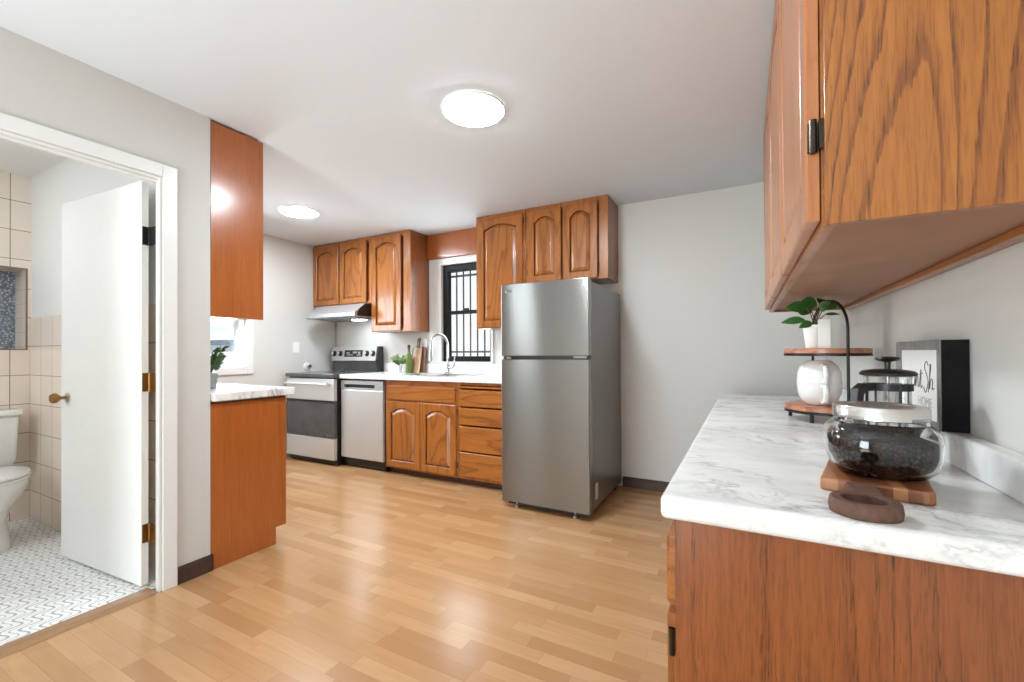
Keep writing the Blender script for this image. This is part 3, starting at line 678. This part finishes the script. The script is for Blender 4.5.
for z in (1.14, 1.945): obj('cross_bar', box(-2.9, -2.1, YB + .123, YB + .147, z - .009, z + .009), 'bars', t)

# corner trim under the hood, switches
struct('trim_6', box(XW + .002, XW + .03, YB - .012, YB - .001, 1.02, 1.51), 'strip', label='grey edge strip in the wall corner by the stove')
def plate(name, label, x, z, w_, h, cat, y=None, xw=None):
    if xw is None:
        t = thing(name, label, cat, (x, YB - .002, z))
        obj('plate', box(x - w_/2, x + w_/2, YB - .008, YB - .0015, z - h/2, z + h/2), 'white_plastic', t, bevel=.002)
        obj('toggle', box(x - .016, x + .016, YB - .011, YB - .008, z - .03, z + .03), 'white_plastic', t, bevel=.002)
    else:
        t = thing(name, label, cat, (xw, y, z))
        obj('plate', box(xw + .001, xw + .007, y - w_/2, y + w_/2, z - h/2, z + h/2), 'white_plastic', t, bevel=.002)
        obj('toggle', box(xw + .007, xw + .010, y - .014, y + .014, z - .028, z + .028), 'white_plastic', t, bevel=.002)
plate('wall_switch', 'white switch plate under the tall cabinet left of the barred window', -3.045, 1.22, .085, .125, 'switch')
plate('wall_outlet', 'white outlet plate on the grey wall left of the stove', 0, 1.2, .075, .115, 'outlet', y=3.163, xw=XW)
t = thing('gas_valve', 'small round wall valve just above the left of the stovetop', 'valve', (XW, 3.30, .98))
obj('flange', MB().lathe((XW + .001, 3.30, .985), [(.045, 0), (.04, .008), (.02, .012)], 20, axis=(1, 0, 0)), 'white_plastic', t, smooth=True)
obj('valve_stem', MB().lathe((XW + .012, 3.30, .985), [(.014, 0), (.014, .03), (.02, .032), (.02, .045)], 16, axis=(1, 0, 0)), 'chrome', t, smooth=True)

# ------------------------------------------------------------------ items on the back counter
def sprig_plant(t, c, n, L, W, spread, h, mat, seed, stems=True):
    rnd = random.Random(seed); c = Vector(c); f = MB(); s_ = MB()
    for i in range(n):
        a = rnd.random()*2*PI; k = rnd.uniform(.2, 1); tip = c + Vector((math.cos(a)*spread*k, math.sin(a)*spread*k, h*rnd.uniform(.45, 1.0)))
        if stems: s_.tube([c, c.lerp(tip, .5) + Vector((0, 0, h*.12)), tip], .0016, 5)
        for q in range(3):
            p = c.lerp(tip, .55 + .22*q); aa = a + rnd.uniform(-1.3, 1.3)
            f.leaf(p, (math.cos(aa), math.sin(aa)*.5, rnd.uniform(-.1, .8)), (.45, -.8, .45), L*rnd.uniform(.7, 1.2), W*rnd.uniform(.7, 1.2))
    if stems: obj('stems', s_, 'stem', t)
    else: s_.b.free()
    obj('foliage', f, mat, t, smooth=True)
t = thing('potted_herb', 'small leafy herb in a white pot beside the olive oil bottle', 'plant', (-3.27, 3.55, .92))
obj('pot', MB().lathe((-3.27, 3.55, .9202), [(.032, 0), (.042, .075), (.044, .08), (.038, .08), (.03, .06)], 24), 'pot_white', t, smooth=True)
sprig_plant(t, (-3.27, 3.55, .985), 22, .04, .026, .075, .12, 'leaf_pale', 3)
t = thing('oil_bottle', 'green glass oil bottle with dark cap on the back counter', 'bottle', (-3.135, 3.56, .92))
obj('bottle', MB().lathe((-3.135, 3.56, .9202), [(.034, 0), (.037, .005), (.037, .15), (.034, .175), (.016, .21), (.0135, .225), (.0135, .262)], 24), 'green_glass', t, smooth=True)
obj('cap', MB().lathe((-3.135, 3.56, 1.18), [(.015, 0), (.015, .035), (.013, .038)], 18), 'black', t, smooth=True)
def paddle(name, label, x, y, w_, h, hh, mat, hmat=None, lean=.05):
    t = thing(name, label, 'cutting board', (x, y, .92))
    pts = [(-w_/2, 0), (w_/2, 0), (w_/2, h*.93), (w_*.42, h)] + ([(w_*.18, h), (w_*.16, h + hh)] if hh else []) + ([(-w_*.16, h + hh), (-w_*.18, h)] if hh else []) + [(-w_*.42, h), (-w_/2, h*.93)]
    P = lambda a, b: (x + a, y + lean*b/h, .9205 + b)
    body = [(a, b) for a, b in pts if b <= h]
    obj('board', MB().prism([P(a, b) for a, b in body], (0, .018, 0)), mat, t, bevel=.004)
    if hh:
        hd = [(-.018, h - .002), (.018, h - .002), (.016, h + hh*.35), (.021, h + hh*.8), (.012, h + hh), (-.012, h + hh), (-.021, h + hh*.8), (-.016, h + hh*.35)]
        obj('handle', MB().prism([P(a, b) for a, b in hd], (0, .018, 0)), hmat or mat, t, bevel=.005)
paddle('cutting_board', 'tall paddle cutting board with dark handle behind the oil bottle', -3.085, 3.59, .11, .27, .1, 'pale_board', 'walnut')
paddle('cutting_board', 'plain brown cutting board leaning behind the paddle board', -3.08, 3.63, .19, .27, 0, 'walnut', lean=.03)

# ------------------------------------------------------------------ ceiling lamps
def ceiling_lamp(label, x, y, z=ZC, mat='lamp', r=.152):
    t = thing('ceiling_light', label, 'ceiling light', (x, y, z), None)
    obj('trim_ring', MB().disc_ring((x, y, 0), r, r + .009, z - .013, z - .001, 56), 'white_plastic', t, bevel=.002)
    obj('diffuser', MB().lathe((x, y, z - .019), [(r*.9, 0), (r*.97, .003), (r - .001, .008), (r - .001, .017)], 56), mat, t)
    return t
ceiling_lamp('larger and nearer round flush light glowing on the kitchen ceiling', -1.213, 1.868)
ceiling_lamp('farther round flush light on the ceiling close to the stove', -3.43, 2.488)
ceiling_lamp('added unseen round fill light behind the viewpoint on the kitchen ceiling', -1.1, -1.2, ZC, 'rear_fill_lamp')
ceiling_lamp('added unseen round fill light on the bathroom ceiling above the toilet', -3.7, .15, ZC, 'bath_fill_lamp')

t = thing('vanity_light', 'long vanity light on the bathroom end wall out of direct view', 'wall light', (-3.3, -1.0, 2.0))
obj('back_plate', box(-3.52, -3.08, -.999, -.975, 1.93, 2.03), 'chrome', t, bevel=.004)
for x in (-3.44, -3.3, -3.16): obj('globe', MB().lathe((x, -.92, 1.93), [(.01, 0), (.04, .012), (.05, .05), (.04, .088), (.01, .1)], 20), 'vanity', t, smooth=True)

# ------------------------------------------------------------------ peninsula
PX1, PY0 = XL, YEND + .003
t = thing('base_cabinet', 'peninsula base cabinet with flat reddish veneer end panel', 'cabinet', (-3.2, 1.5, 0))
obj('end_panel', MB().prism([(PX1 - .018, PY0, 0), (PX1 - .018, 1.638, 0), (PX1 - .018, 1.638, .1), (PX1 - .018, 1.703, .1), (PX1 - .018, 1.703, .868), (PX1 - .018, PY0, .868)], (.018, 0, 0)), 'oak_panel', t)
obj('carcass', box(XW + .3, PX1 - .019, PY0, 1.684, .1, .868), 'oak_red', t)
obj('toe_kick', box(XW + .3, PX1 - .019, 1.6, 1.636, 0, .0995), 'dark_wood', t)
for k in range(3):
    x1 = PX1 - .03 - k*.5
    panel_door(t, (x1, 1.685, .13), (-1, 0, 0), (0, 1, 0), .47, .70)
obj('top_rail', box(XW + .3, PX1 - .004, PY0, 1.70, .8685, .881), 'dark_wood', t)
mb = MB().box(XW + .25, XL + .032, PY0, 1.745, .882, .928)
c_ = obj('countertop', mb, 'marble_pen', bevel=.008, seg=3); tag(c_, 'short veined white countertop of the peninsula beside the wall end', 'countertop')
t = thing('wall_cabinet', 'upper peninsula cabinet showing a glossy reddish veneer side under the ceiling', 'cabinet', (-3.2, 1.4, 1.33))
obj('end_panel', box(PX1 - .018, PX1, PY0, 1.562, 1.329, CT - .012), 'oak_panel', t)
obj('carcass', box(XW + .4, PX1 - .019, PY0, 1.543, 1.335, CT), 'oak_red', t)
for k in range(3): panel_door(t, (PX1 - .03 - k*.5, 1.544, 1.35), (-1, 0, 0), (0, 1, 0), .47, CT - .05 - 1.35)
t = thing('potted_greenery', 'leafy sprig in a grey square pot on the peninsula counter', 'plant', (-2.79, 1.435, .928))
obj('pot', MB().lathe((-2.79, 1.435, .9285), [(.030, 0), (.034, .09), (.029, .09), (.028, .07)], 24, sup=6), 'grey_pot', t, bevel=.002)
sprig_plant(t, (-2.79, 1.435, 1.0), 60, .030, .021, .08, .17, 'leaf_grey', 11)

# side window beyond the peninsula
t = bpy.data.objects.new('window_2', None); C.objects.link(t); t['kind'] = 'structure'; t['label'] = 'white window beyond the peninsula with sky outside'; t['_o'] = (0, 0, 0)
mb = box(XW + .001, XW + .016, SY1, SY1 + .065, SZ0 - .07, SZ1 + .065).box(XW + .001, XW + .016, SY0 - .065, SY0, SZ0 - .07, SZ1 + .065).box(XW + .001, XW + .016, SY0, SY1, SZ1, SZ1 + .065).box(XW + .001, XW + .016, SY0, SY1, SZ0 - .07, SZ0)
obj('casing', mb, 'trim', t, bevel=.003)
mb = box(XW - .09, XW - .04, SY0, SY0 + .05, SZ0, SZ1).box(XW - .09, XW - .04, SY1 - .05, SY1, SZ0, SZ1).box(XW - .09, XW - .04, SY0 + .05, SY1 - .05, SZ0, SZ0 + .05).box(XW - .09, XW - .04, SY0 + .05, SY1 - .05, SZ1 - .05, SZ1)
obj('sash_frame', mb, 'trim', t, bevel=.003)
obj('pane', box(XW - .066, XW - .062, SY0 + .04, SY1 - .04, SZ0 + .04, SZ1 - .04), 'pane', t)

# outside
g = struct('ground', box(-30, -4.7, -8, 16, -.6, -.5).box(-4.7, 6, 4.0, 16, -.6, -.5), 'ext_ground', label='pale ground outside the windows')
def building(label, x0, x1, y0, y1, z1, mat, wins, roofmat='roof', axis='X'):
    t = thing('neighbour_building', label, 'building', ((x0 + x1)/2, (y0 + y1)/2, -.5))
    obj('wall', box(x0, x1, y0, y1, -.5, z1), mat, t)
    obj('roof', box(x0 - .06, x1 + .06, y0 - .06, y1 + .06, z1, z1 + .1), roofmat, t)
    for a, b, c, d in wins:
        if axis == 'X': wf = obj('window', box(x1, x1 + .03, a, b, c, d), 'trim', t); obj('pane', box(x1 + .03, x1 + .035, a + .06, b - .06, c + .06, d - .06), 'roof', wf)
        else: wf = obj('window', box(a, b, y0 - .03, y0, c, d), 'trim', t); obj('pane', box(a + .06, b - .06, y0 - .035, y0 - .03, c + .06, d - .06), 'roof', wf)
building('white flat-roofed house seen through the window beyond the peninsula', -12, -8.6, 4.85, 7.2, 1.30, 'ext_white', [])
building('pale grey building lower behind the white house outside the side window', -18, -15, 6.0, 11.5, 1.22, 'ext_grey', [(7.9, 8.6, .3, .9)])
aw = MB()
for k in range(9):
    y = 2.2 + k*.06
    aw.prism([(XW - .19, y, 1.452), (XW - .19, y + .058, 1.452), (XW - .19, y + .058, 1.42), (XW - .19, y + .046, 1.4), (XW - .19, y + .029, 1.394), (XW - .19, y + .012, 1.4), (XW - .19, y, 1.42)], (.003, 0, 0))
aw.box(XW - .19, XW - .187, 2.2, 2.738, 1.452, 1.50)
tag(obj('awning_fringe', aw, 'ext_white'), 'white scalloped fringe hanging outside the top of the side window', 'awning')
t = thing('porch_railing', 'white railing outside the window beyond the peninsula', 'railing', (-8, 5, -.5))
obj('rail', box(-7.9, -7.84, 3.2, 6.4, .93, .99).box(-7.9, -7.84, 3.2, 6.4, .2, .26), 'ext_white', t)
for k in range(24): obj('baluster', box(-7.885, -7.855, 3.25 + k*.13, 3.28 + k*.13, -.5 if k % 6 == 0 else .26, .93), 'ext_white', t)
building('pale neighbouring wall close outside the barred kitchen window', -5.5, .5, 6.0, 7.0, 5.0, 'ext_white', [], axis='Y')

# ------------------------------------------------------------------ toilet
TX, TY = XW, .80
t = thing('toilet', 'white two-piece toilet against the tiled bathroom wall', 'toilet', (TX + .36, TY, 0))
def oval(cx, rx_f, rx_b, ry, z, n=28):
    return [(cx + (rx_f if math.cos(2*PI*i/n) > 0 else rx_b)*math.cos(2*PI*i/n), TY + ry*math.sin(2*PI*i/n), z) for i in range(n)]
mb = MB().quad_grid([oval(TX + .42, .25, .22, .115, 0), oval(TX + .42, .245, .22, .11, .05), oval(TX + .43, .19, .2, .098, .15), oval(TX + .44, .19, .2, .115, .22), oval(TX + .46, .24, .22, .165, .31), oval(TX + .46, .265, .23, .183, .37), oval(TX + .46, .268, .23, .185, .395)])
obj('bowl', mb, 'porcelain', t, smooth=True)
mb = MB().quad_grid([oval(TX + .46, .27, .2, .187, .397), oval(TX + .46, .275, .2, .19, .405), oval(TX + .46, .275, .2, .19, .412), oval(TX + .46, .268, .2, .185, .415)])
obj('seat', mb, 'porcelain', t, smooth=True)
mb = MB().quad_grid([oval(TX + .46, .268, .205, .186, .418), oval(TX + .46, .275, .205, .191, .424), oval(TX + .46, .27, .205, .186, .434), oval(TX + .46, .2, .16, .14, .44)])
obj('lid', mb, 'porcelain', t, smooth=True)
mb = MB()
rr = lambda x1, hw, z: [(TX + .012, TY - hw, z), (TX + x1, TY - hw, z), (TX + x1, TY + hw, z), (TX + .012, TY + hw, z)]
mb.quad_grid([rr(.17, .19, .40), rr(.195, .205, .45), rr(.2, .215, .735)]); obj('tank', mb, 'porcelain', t, bevel=.02, seg=4, smooth=True)
obj('tank_lid', box(TX + .006, TX + .212, TY - .228, TY + .228, .736, .775), 'porcelain', t, bevel=.01, seg=3, smooth=True)
obj('flush_lever', MB().tube([(TX + .2, TY - .15, .69), (TX + .215, TY - .15, .69), (TX + .22, TY - .08, .685)], .007, 8), 'chrome', t, smooth=True)

# ------------------------------------------------------------------ right-hand base cabinet and counter
RCX, RCY0, RCY1, RCZ = -.156, .925, 3.33, .843
t = thing('base_cabinet', 'oak base cabinet under the nearest marble counter, wide end panel in view', 'cabinet', (.18, 2.1, 0))
obj('end_panel', box(-.131, XR - .002, .95, .968, 0, .794), 'oak_red', t, bevel=.002)
obj('carcass', box(-.112, XR - .002, .969, RCY1 - .03, .08, .794), 'oak_red', t)
obj('face_frame', box(-.131, -.1125, .969, .99, .08, .794).box(-.131, -.1125, .99, RCY1 - .03, .75, .794).box(-.131, -.1125, .99, RCY1 - .03, .575, .6).box(-.131, -.1125, .99, RCY1 - .03, .08, .11), 'oakY', t)
obj('toe_kick', box(-.07, -.05, .97, RCY1 - .03, 0, .08), 'dark_wood', t)
yy = .972
for k in range(4):
    y0 = yy + k*.585; y1 = min(y0 + .56, RCY1 - .04)
    drw = MB(); e = .006
    q = lambda i, x: [(x, y0 + i, .603 + i), (x, y1 - i, .603 + i), (x, y1 - i, .748 - i), (x, y0 + i, .748 - i)]
    drw.quad_grid([q(0, -.1315), q(0, -.144), q(e, -.151)]); obj('drawer', drw, 'oakY', t)
    dd = panel_door(t, (-.1315, y1, .1), (0, -1, 0), (-1, 0, 0), y1 - y0, .485, mat='oakZ')
    if k == 0:
        for z in (.5, .17): obj('hinge', MB().tube([(-.141, y0 - .004, z), (-.141, y0 - .004, z + .055)], .006, 8).box(-.146, -.135, y0 - .006, y0, z, z + .055), 'bronze', dd)
t = thing('countertop', 'long marble-look counter in the foreground holding the coffee jar', 'countertop', (.17, 2.1, .79))
obj('slab', box(RCX, XR - .001, RCY0, RCY1, .7955, RCZ), 'marble', t, bevel=.012, seg=4)
obj('backsplash', box(.455, XR - .001, RCY0 + .01, RCY1, RCZ + .0005, .925), 'marble', t, bevel=.006, seg=3)

# ------------------------------------------------------------------ right-hand wall cabinet
UX, UY0, UY1, UZ = .122, .932, 2.924, 1.355
t = thing('wall_cabinet', 'large oak wall cabinet at upper right with cathedral-grain side over the coffee things', 'cabinet', (.3, 1.9, 1.355))
obj('side_panel', box(UX + .003, XR - .016, UY0, UY0 + .018, UZ, CT), 'oak_near', t, bevel=.001)
obj('carcass', box(UX + .02, XR - .016, UY0 + .0185, UY1 - .018, UZ + .012, CT), 'ply', t)
obj('far_side_panel', box(UX + .02, XR - .016, UY1 - .0175, UY1, UZ, CT), 'oak_red', t)
obj('face_frame', box(UX, UX + .0195, UY0 + .0185, UY1 - .018, UZ - .0005, UZ + .04).box(UX, UX + .0195, UY0 + .0185, UY1 - .018, CT - .05, CT).box(UX, UX + .0195, UY0 + .0185, UY0 + .05, UZ + .04, CT - .05).box(UX, UX + .0195, UY1 - .05, UY1 - .018, UZ + .04, CT - .05), 'oakY', t)
obj('wall_strip', box(XR - .04, XR - .0165, UY0 + .019, UY1 - .018, UZ - .006, UZ + .0115).box(XR - .0155, XR - .001, UY0, UY1, UZ - .003, UZ + .018), 'oakY', t, bevel=.002)
for y0, y1 in ((.958, 1.58), (1.6, 2.22), (2.24, 2.9)):
    dd = panel_door(t, (UX - .002, y1, UZ + .014), (0, -1, 0), (-1, 0, 0), y1 - y0, CT - .02 - UZ - .014, mat='oak_pink', t=.021, stile=.065)
    if y0 < 1:
        for z in (1.49, 2.2):
            h = MB().tube([(UX - .012, y0 - .009, z), (UX - .012, y0 - .009, z + .06)], .006, 10).box(UX - .02, UX - .004, y0 - .006, y0 - .0005, z + .004, z + .056).box(UX - .004, UX + .003, y0 - .02, y0 - .009, z + .004, z + .056)
            obj('hinge', h, 'bronze', dd)

# ------------------------------------------------------------------ things on the near counter
# cutting board with ring handle
t = thing('cutting_board', 'striped wooden serving board with round ring handle under the coffee jar', 'cutting board', (.25, 1.2, RCZ))
b0, b1 = RCZ + .0006, .8695
pts = [(.136, 1.118), (.2, 1.102), (.300, 1.086), (.312, 1.092), (.350, 1.305), (.340, 1.322), (.198, 1.345), (.182, 1.336)]
obj('board', MB().prism([(x, y, b0) for x, y in pts], (0, 0, b1 - b0)), 'acacia', t, bevel=.004)
rc = Vector((.186, .988, 0)); n = 44
def ringpt(r, z, a): return (rc.x + r*math.cos(a), rc.y + r*.92*math.sin(a), z)
rings = [[ringpt(r, z, 2*PI*i/n) for i in range(n)] for r, z in ((.034, b0), (.052, b0), (.054, b0 + .01), (.052, b1 - .002), (.05, b1), (.036, b1), (.034, b1 - .002), (.034, b0))]
hd = MB().quad_grid(rings, caps=False)
hd.box(.178, .222, 1.03, 1.104, b0, b1 - .001)
obj('ring_handle', hd, 'bark', t, smooth=True)
# jar
JX, JY, JZ = .255, 1.216, .8702
t = thing('glass_jar', 'squat clear glass jar with silver lid on the striped wooden board', 'jar', (JX, JY, JZ))
prof_o = [(.064, .0), (.076, .004), (.090, .02), (.097, .045), (.0985, .076), (.0955, .095), (.086, .105), (.078, .110), (.080, .112), (.078, .116), (.078, .126)]
prof_i = [(.074, .126), (.074, .112), (.080, .104), (.0915, .093), (.0945, .075), (.093, .045), (.086, .021), (.073, .008), (.02, .006)]
jb = MB(); jb.lathe((JX, JY, JZ), prof_o + prof_i, 48, caps=True, sup=2.7)
M['jar_glass'] = glass_mat('jar_glass', (.97, .98, .98, 1))
obj('jar_body', jb, 'jar_glass', t, smooth=True)
ld = MB().lathe((JX, JY, JZ + .118), [(.0795, 0), (.0825, .002), (.0825, .024), (.080, .028), (.06, .028), (.058, .026), (.01, .026)], 48)
obj('lid', ld, 'lid_metal', t, smooth=True)
em = MB(); em.tube([(JX + .02, JY - .088, JZ + .03), (JX + .02, JY - .0905, JZ + .055), (JX + .018, JY - .089, JZ + .082), (JX - .02, JY - .0885, JZ + .088)], .0012, 6)
em.b.free()
cb_ = MB(); cb_.lathe((JX, JY, JZ + .0085), [(.02, 0), (.07, .002), (.0845, .014), (.0915, .036), (.092, .058), (.091, .066), (.07, .074), (.02, .070)], 48, sup=2.5)
cf = obj('coffee_beans', cb_, 'beans', smooth=True); tag(cf, 'dark roasted coffee filling the glass jar', 'coffee', kind='stuff')
cf.location = (0, 0, 0)
# french press
PX, PY = .330, 1.485
t = thing('french_press', 'glass coffee press with black lid and handle behind the coffee jar', 'french press', (PX, PY, RCZ))
obj('base_ring', MB().lathe((PX, PY, RCZ + .0005), [(.052, 0), (.053, .006), (.05, .012)], 32), 'black', t, smooth=True)
obj('beaker', MB().lathe((PX, PY, RCZ + .0125), [(.047, 0), (.048, .004), (.048, .2), (.05, .212), (.047, .212), (.0455, .198), (.0455, .006), (.01, .004)], 36), 'jar_glass', t, smooth=True)
fr = MB()
for a in (.3, 1.9, 3.5, 5.0): fr.tube([(PX + .0505*math.cos(a), PY + .0505*math.sin(a), RCZ + .01), (PX + .0505*math.cos(a), PY + .0505*math.sin(a), RCZ + .2)], .003, 8)
fr.disc_ring((PX, PY, 0), .0485, .0515, RCZ + .187, RCZ + .205, 40)
obj('frame', fr, 'black', t, smooth=True)
obj('lid', MB().lathe((PX, PY, RCZ + .224), [(.047, 0), (.059, .002), (.06, .008), (.053, .014), (.03, .018), (.006, .019)], 36), 'black', t, smooth=True)
obj('plunger_rod', MB().tube([(PX, PY, RCZ + .06), (PX, PY, RCZ + .262)], .004, 10), 'chrome', t, smooth=True)
obj('plunger_knob', MB().lathe((PX, PY, RCZ + .243), [(.006, 0), (.007, .018), (.022, .022), (.027, .026), (.024, .031), (.008, .033)], 28), 'black', t, smooth=True)
obj('plunger_screen', MB().lathe((PX, PY, RCZ + .05), [(.044, 0), (.044, .012), (.01, .014)], 30), 'chrome', t, smooth=True)
hdir = Vector((-.8, -.6, 0)).normalized(); hs = Vector((-hdir.y, hdir.x, 0))
def hring(r_, z, hw, hh): return [Vector((PX, PY, z)) + hdir*r_ + hs*q*hw + Vector((0, 0, w_*hh)) for q, w_ in ((-1, -1), (1, -1), (1, 1), (-1, 1))]
hb = MB()
def hseg(r, z, tr, tz): return [Vector((PX, PY, z)) + hdir*(r + a_*tr) + hs*b_*.012 + Vector((0, 0, a_*tz)) for a_, b_ in ((-1, -1), (1, -1), (1, 1), (-1, 1))]
hb.quad_grid([hseg(.05, RCZ + .196, 0.0, .009), hseg(.078, RCZ + .196, .003, .010), hseg(.092, RCZ + .185, .009, .007), hseg(.096, RCZ + .15, .010, .001), hseg(.094, RCZ + .1, .010, 0), hseg(.09, RCZ + .06, .009, -.003), hseg(.074, RCZ + .044, .003, -.008), hseg(.05, RCZ + .042, 0.0, -.007)])
obj('handle', hb, 'black', t, bevel=.003)
# tiered stand
GX, GY, GR = .300, 2.25, .152
LB, UB = .885, 1.122
t = thing('tiered_stand', 'two-tier round wooden stand with arched black rod on the marble counter', 'stand', (GX, GY, RCZ))
for nm, z in (('lower_tier', LB), ('upper_tier', UB)):
    d_ = obj(nm, MB().lathe((GX, GY, z), [(GR - .004, 0), (GR, .003), (GR, .019), (GR - .003, .022)], 56), 'acacia_top', t, smooth=True)
    obj('rim_hoop', MB().disc_ring((GX, GY, 0), GR - .012, GR + .0005, z - .009, z - .0003, 56), 'black_metal', d_)
for a in (-2.05, -.6, 2.6, 1.0):
    obj('leg', MB().tube([(GX + (GR - .01)*math.cos(a), GY + (GR - .01)*math.sin(a), LB - .006), (GX + (GR - .006)*math.cos(a), GY + (GR - .006)*math.sin(a), RCZ + .0005)], .0075, 8), 'black_metal', t)
f1, f2 = Vector((.348, 2.094, 0)), Vector((.270, 2.405, 0))
arc = [f1 + Vector((0, 0, LB - .006)), f1 + Vector((0, 0, 1.22))]
for i in range(1, 16):
    a = PI*i/16; mid = (f1 + f2)/2; arc.append(mid + (f1 - mid)*math.cos(a) + Vector((0, 0, 1.22 + .122*math.sin(a))))
arc += [f2 + Vector((0, 0, 1.22)), f2 + Vector((0, 0, LB - .006))]
obj('arched_rod', MB().tube(arc, .0055, 10), 'black_metal', t, smooth=True)
# mugs
def mug(label, z, flip):
    t = thing('mug', label, 'mug', (.272, 2.235, z), 'stacked white mugs on the lower tier')
    pr = [(.040, 0), (.046, .004), (.066, .022), (.076, .05), (.079, .092), (.076, .092), (.072, .05), (.06, .024), (.02, .01)]
    if flip: pr = [(r, .092 - z_) for r, z_ in reversed(pr)]
    obj('cup', MB().lathe((.272, 2.235, z), pr, 40), 'ceramic', t, smooth=True)
    dv = Vector((.1, -1, 0)).normalized(); c = Vector((.272, 2.235, z))
    zz = [.078, .08, .05, .02, .018]
    hp = [(.070, .08), (.1, .084), (.112, .06), (.1, .024), (.06, .016)]
    if flip: hp = [(a, .092 - b) for a, b in hp]
    obj('handle', MB().tube([c + dv*a + Vector((0, 0, b)) for a, b in hp], [.0095, .0095, .0095, .0095, .009], 10), 'ceramic', t, smooth=True)
mug('lower white mug standing upright on the lower wooden tier', LB + .0225, False)
mug('upper white mug turned upside down on top of the other mug', LB + .1155, True)
# potted plant and card on the top tier
t = thing('potted_plant', 'small green-leaved plant in a white tapered pot on the upper tier', 'plant', (.262, 2.235, UB + .022))
px, py, pz = .262, 2.235, UB + .0225
obj('pot', MB().lathe((px, py, pz), [(.034, 0), (.036, .003), (.046, .085), (.05, .087), (.05, .098), (.045, .098), (.041, .08)], 32), 'pot_white', t, smooth=True)
obj('soil', MB().lathe((px, py, pz + .08), [(.04, 0), (.03, .004), (.005, .006)], 20), 'soil', t)
fo, st = MB(), MB(); root = Vector((px, py, pz + .085))
for dx, dy, dz, lx, ly, lz, L, W in ((-.035, -.03, .085, -1, -.2, .15, .075, .05), (.0, -.03, .1, -.6, -.5, .1, .062, .055), (.028, -.03, .088, .9, -.3, .2, .05, .04), (-.04, -.01, .035, -1, -.1, .0, .085, .034), (.02, .02, .105, .2, .8, .2, .06, .045), (-.02, -.04, .02, -.6, -.8, -.2, .05, .032), (.03, -.03, .055, 1, -.4, .05, .05, .014), (-.01, .02, .07, -.5, .8, .1, .06, .04), (.012, -.035, .075, .3, -1, .3, .05, .042)):
    b = root + Vector((dx, dy, dz)); st.tube([root, root.lerp(b, .5) + Vector((0, 0, .012)), b], .002, 6); fo.leaf(b, (lx, ly*.4, lz), (-.1, -1, .55), L, W*1.15, .2)
obj('stems', st, 'stem', t); obj('foliage', fo, 'leaf', t, smooth=True)
t = obj('card', MB().prism([(.262, 2.168, UB + .0225), (.303, 2.160, UB + .0225), (.304, 2.166, UB + .0225), (.263, 2.174, UB + .0225)], (0, .006, .118)), 'paper', bevel=.001)
tag(t, 'blank upright white card standing in front of the small potted plant', 'card')
# framed sign on the backsplash ledge
t = thing('framed_sign', 'boxy framed sign with grey front and black side leaning on the right wall', 'sign', (.475, 1.74, .926))
SXF, SXB, SYA, SYB, SZA, SZB = .437, .4935, 1.503, 1.868, .9262, 1.161
obj('frame', box(SXF, SXF + .004, SYA, SYA + .018, SZA, SZB).box(SXF, SXF + .004, SYB - .055, SYB, SZA, SZB).box(SXF, SXF + .004, SYA + .018, SYB - .055, SZB - .026, SZB).box(SXF, SXF + .004, SYA + .018, SYB - .055, SZA, SZA + .02), 'sign_grey', t, bevel=.001)
obj('box_side', box(SXF + .0042, SXB, SYA, SYB, SZA, SZB), 'sign_black', t, label='scuffed black box side')
obj('face', box(SXF + .0015, SXF + .0041, SYA + .018, SYB - .055, SZA + .02, SZB - .026), 'paper', t)
# cursive lettering n t S h
def stroke(pts, r=.0011):
    out = []
    for i in range(len(pts) - 1):
        p0, p1, p2, p3 = pts[max(i - 1, 0)], pts[i], pts[i + 1], pts[min(i + 2, len(pts) - 1)]
        for k in range(6):
            s = k/6; h = lambda a, b, c, d: .5*(2*b + (c - a)*s + (2*a - 5*b + 4*c - d)*s*s + (3*b - a - 3*c + d)*s**3)
            out.append((h(p0[0], p1[0], p2[0], p3[0]), h(p0[1], p1[1], p2[1], p3[1])))
    out.append(pts[-1])
    return [(SXF + .001, 1.665 - a, 1.03 + b) for a, b in out], r
ink = MB()
for s in ([(-.03, .0), (-.022, .03), (-.018, .0), (-.008, .03), (0, .028), (.002, .0), (.012, .004)],
          [(.012, .004), (.026, .05), (.024, .0), (.036, .006)], [(.012, .036), (.04, .04)],
          [(.082, .062), (.068, .074), (.054, .058), (.07, .036), (.08, .016), (.06, -.012), (.046, .002)],
          [(.08, -.01), (.1, .056), (.094, .062), (.09, .0), (.1, .026), (.112, .022), (.11, .0), (.122, .004)]):
    p, r = stroke(s); ink.tube(p, r, 5)
obj('script_lettering', ink, 'ink', t)
tc_ = bpy.data.curves.new('block_lettering', 'FONT'); tc_.body = 'HOME'; tc_.size = .036; tc_.extrude = .0004; tc_.space_character = 1.05
tc_.materials.append(M['ink_pale'])
tmp = bpy.data.objects.new('lettering_curve', tc_); C.objects.link(tmp)
me_ = bpy.data.meshes.new_from_object(tmp.evaluated_get(bpy.context.evaluated_depsgraph_get())); bpy.data.objects.remove(tmp)
to = bpy.data.objects.new('block_lettering', me_); C.objects.link(to); to.parent = t
to.matrix_local = Matrix.Translation(Vector((SXF + .0012, 1.665, .98)) - Vector(t['_o'])) @ Matrix(((0, 0, -1, 0), (-1, 0, 0, 0), (0, 1, 0, 0), (0, 0, 0, 1)))

for o in sc.objects:
    if '_o' in o: del o['_o']
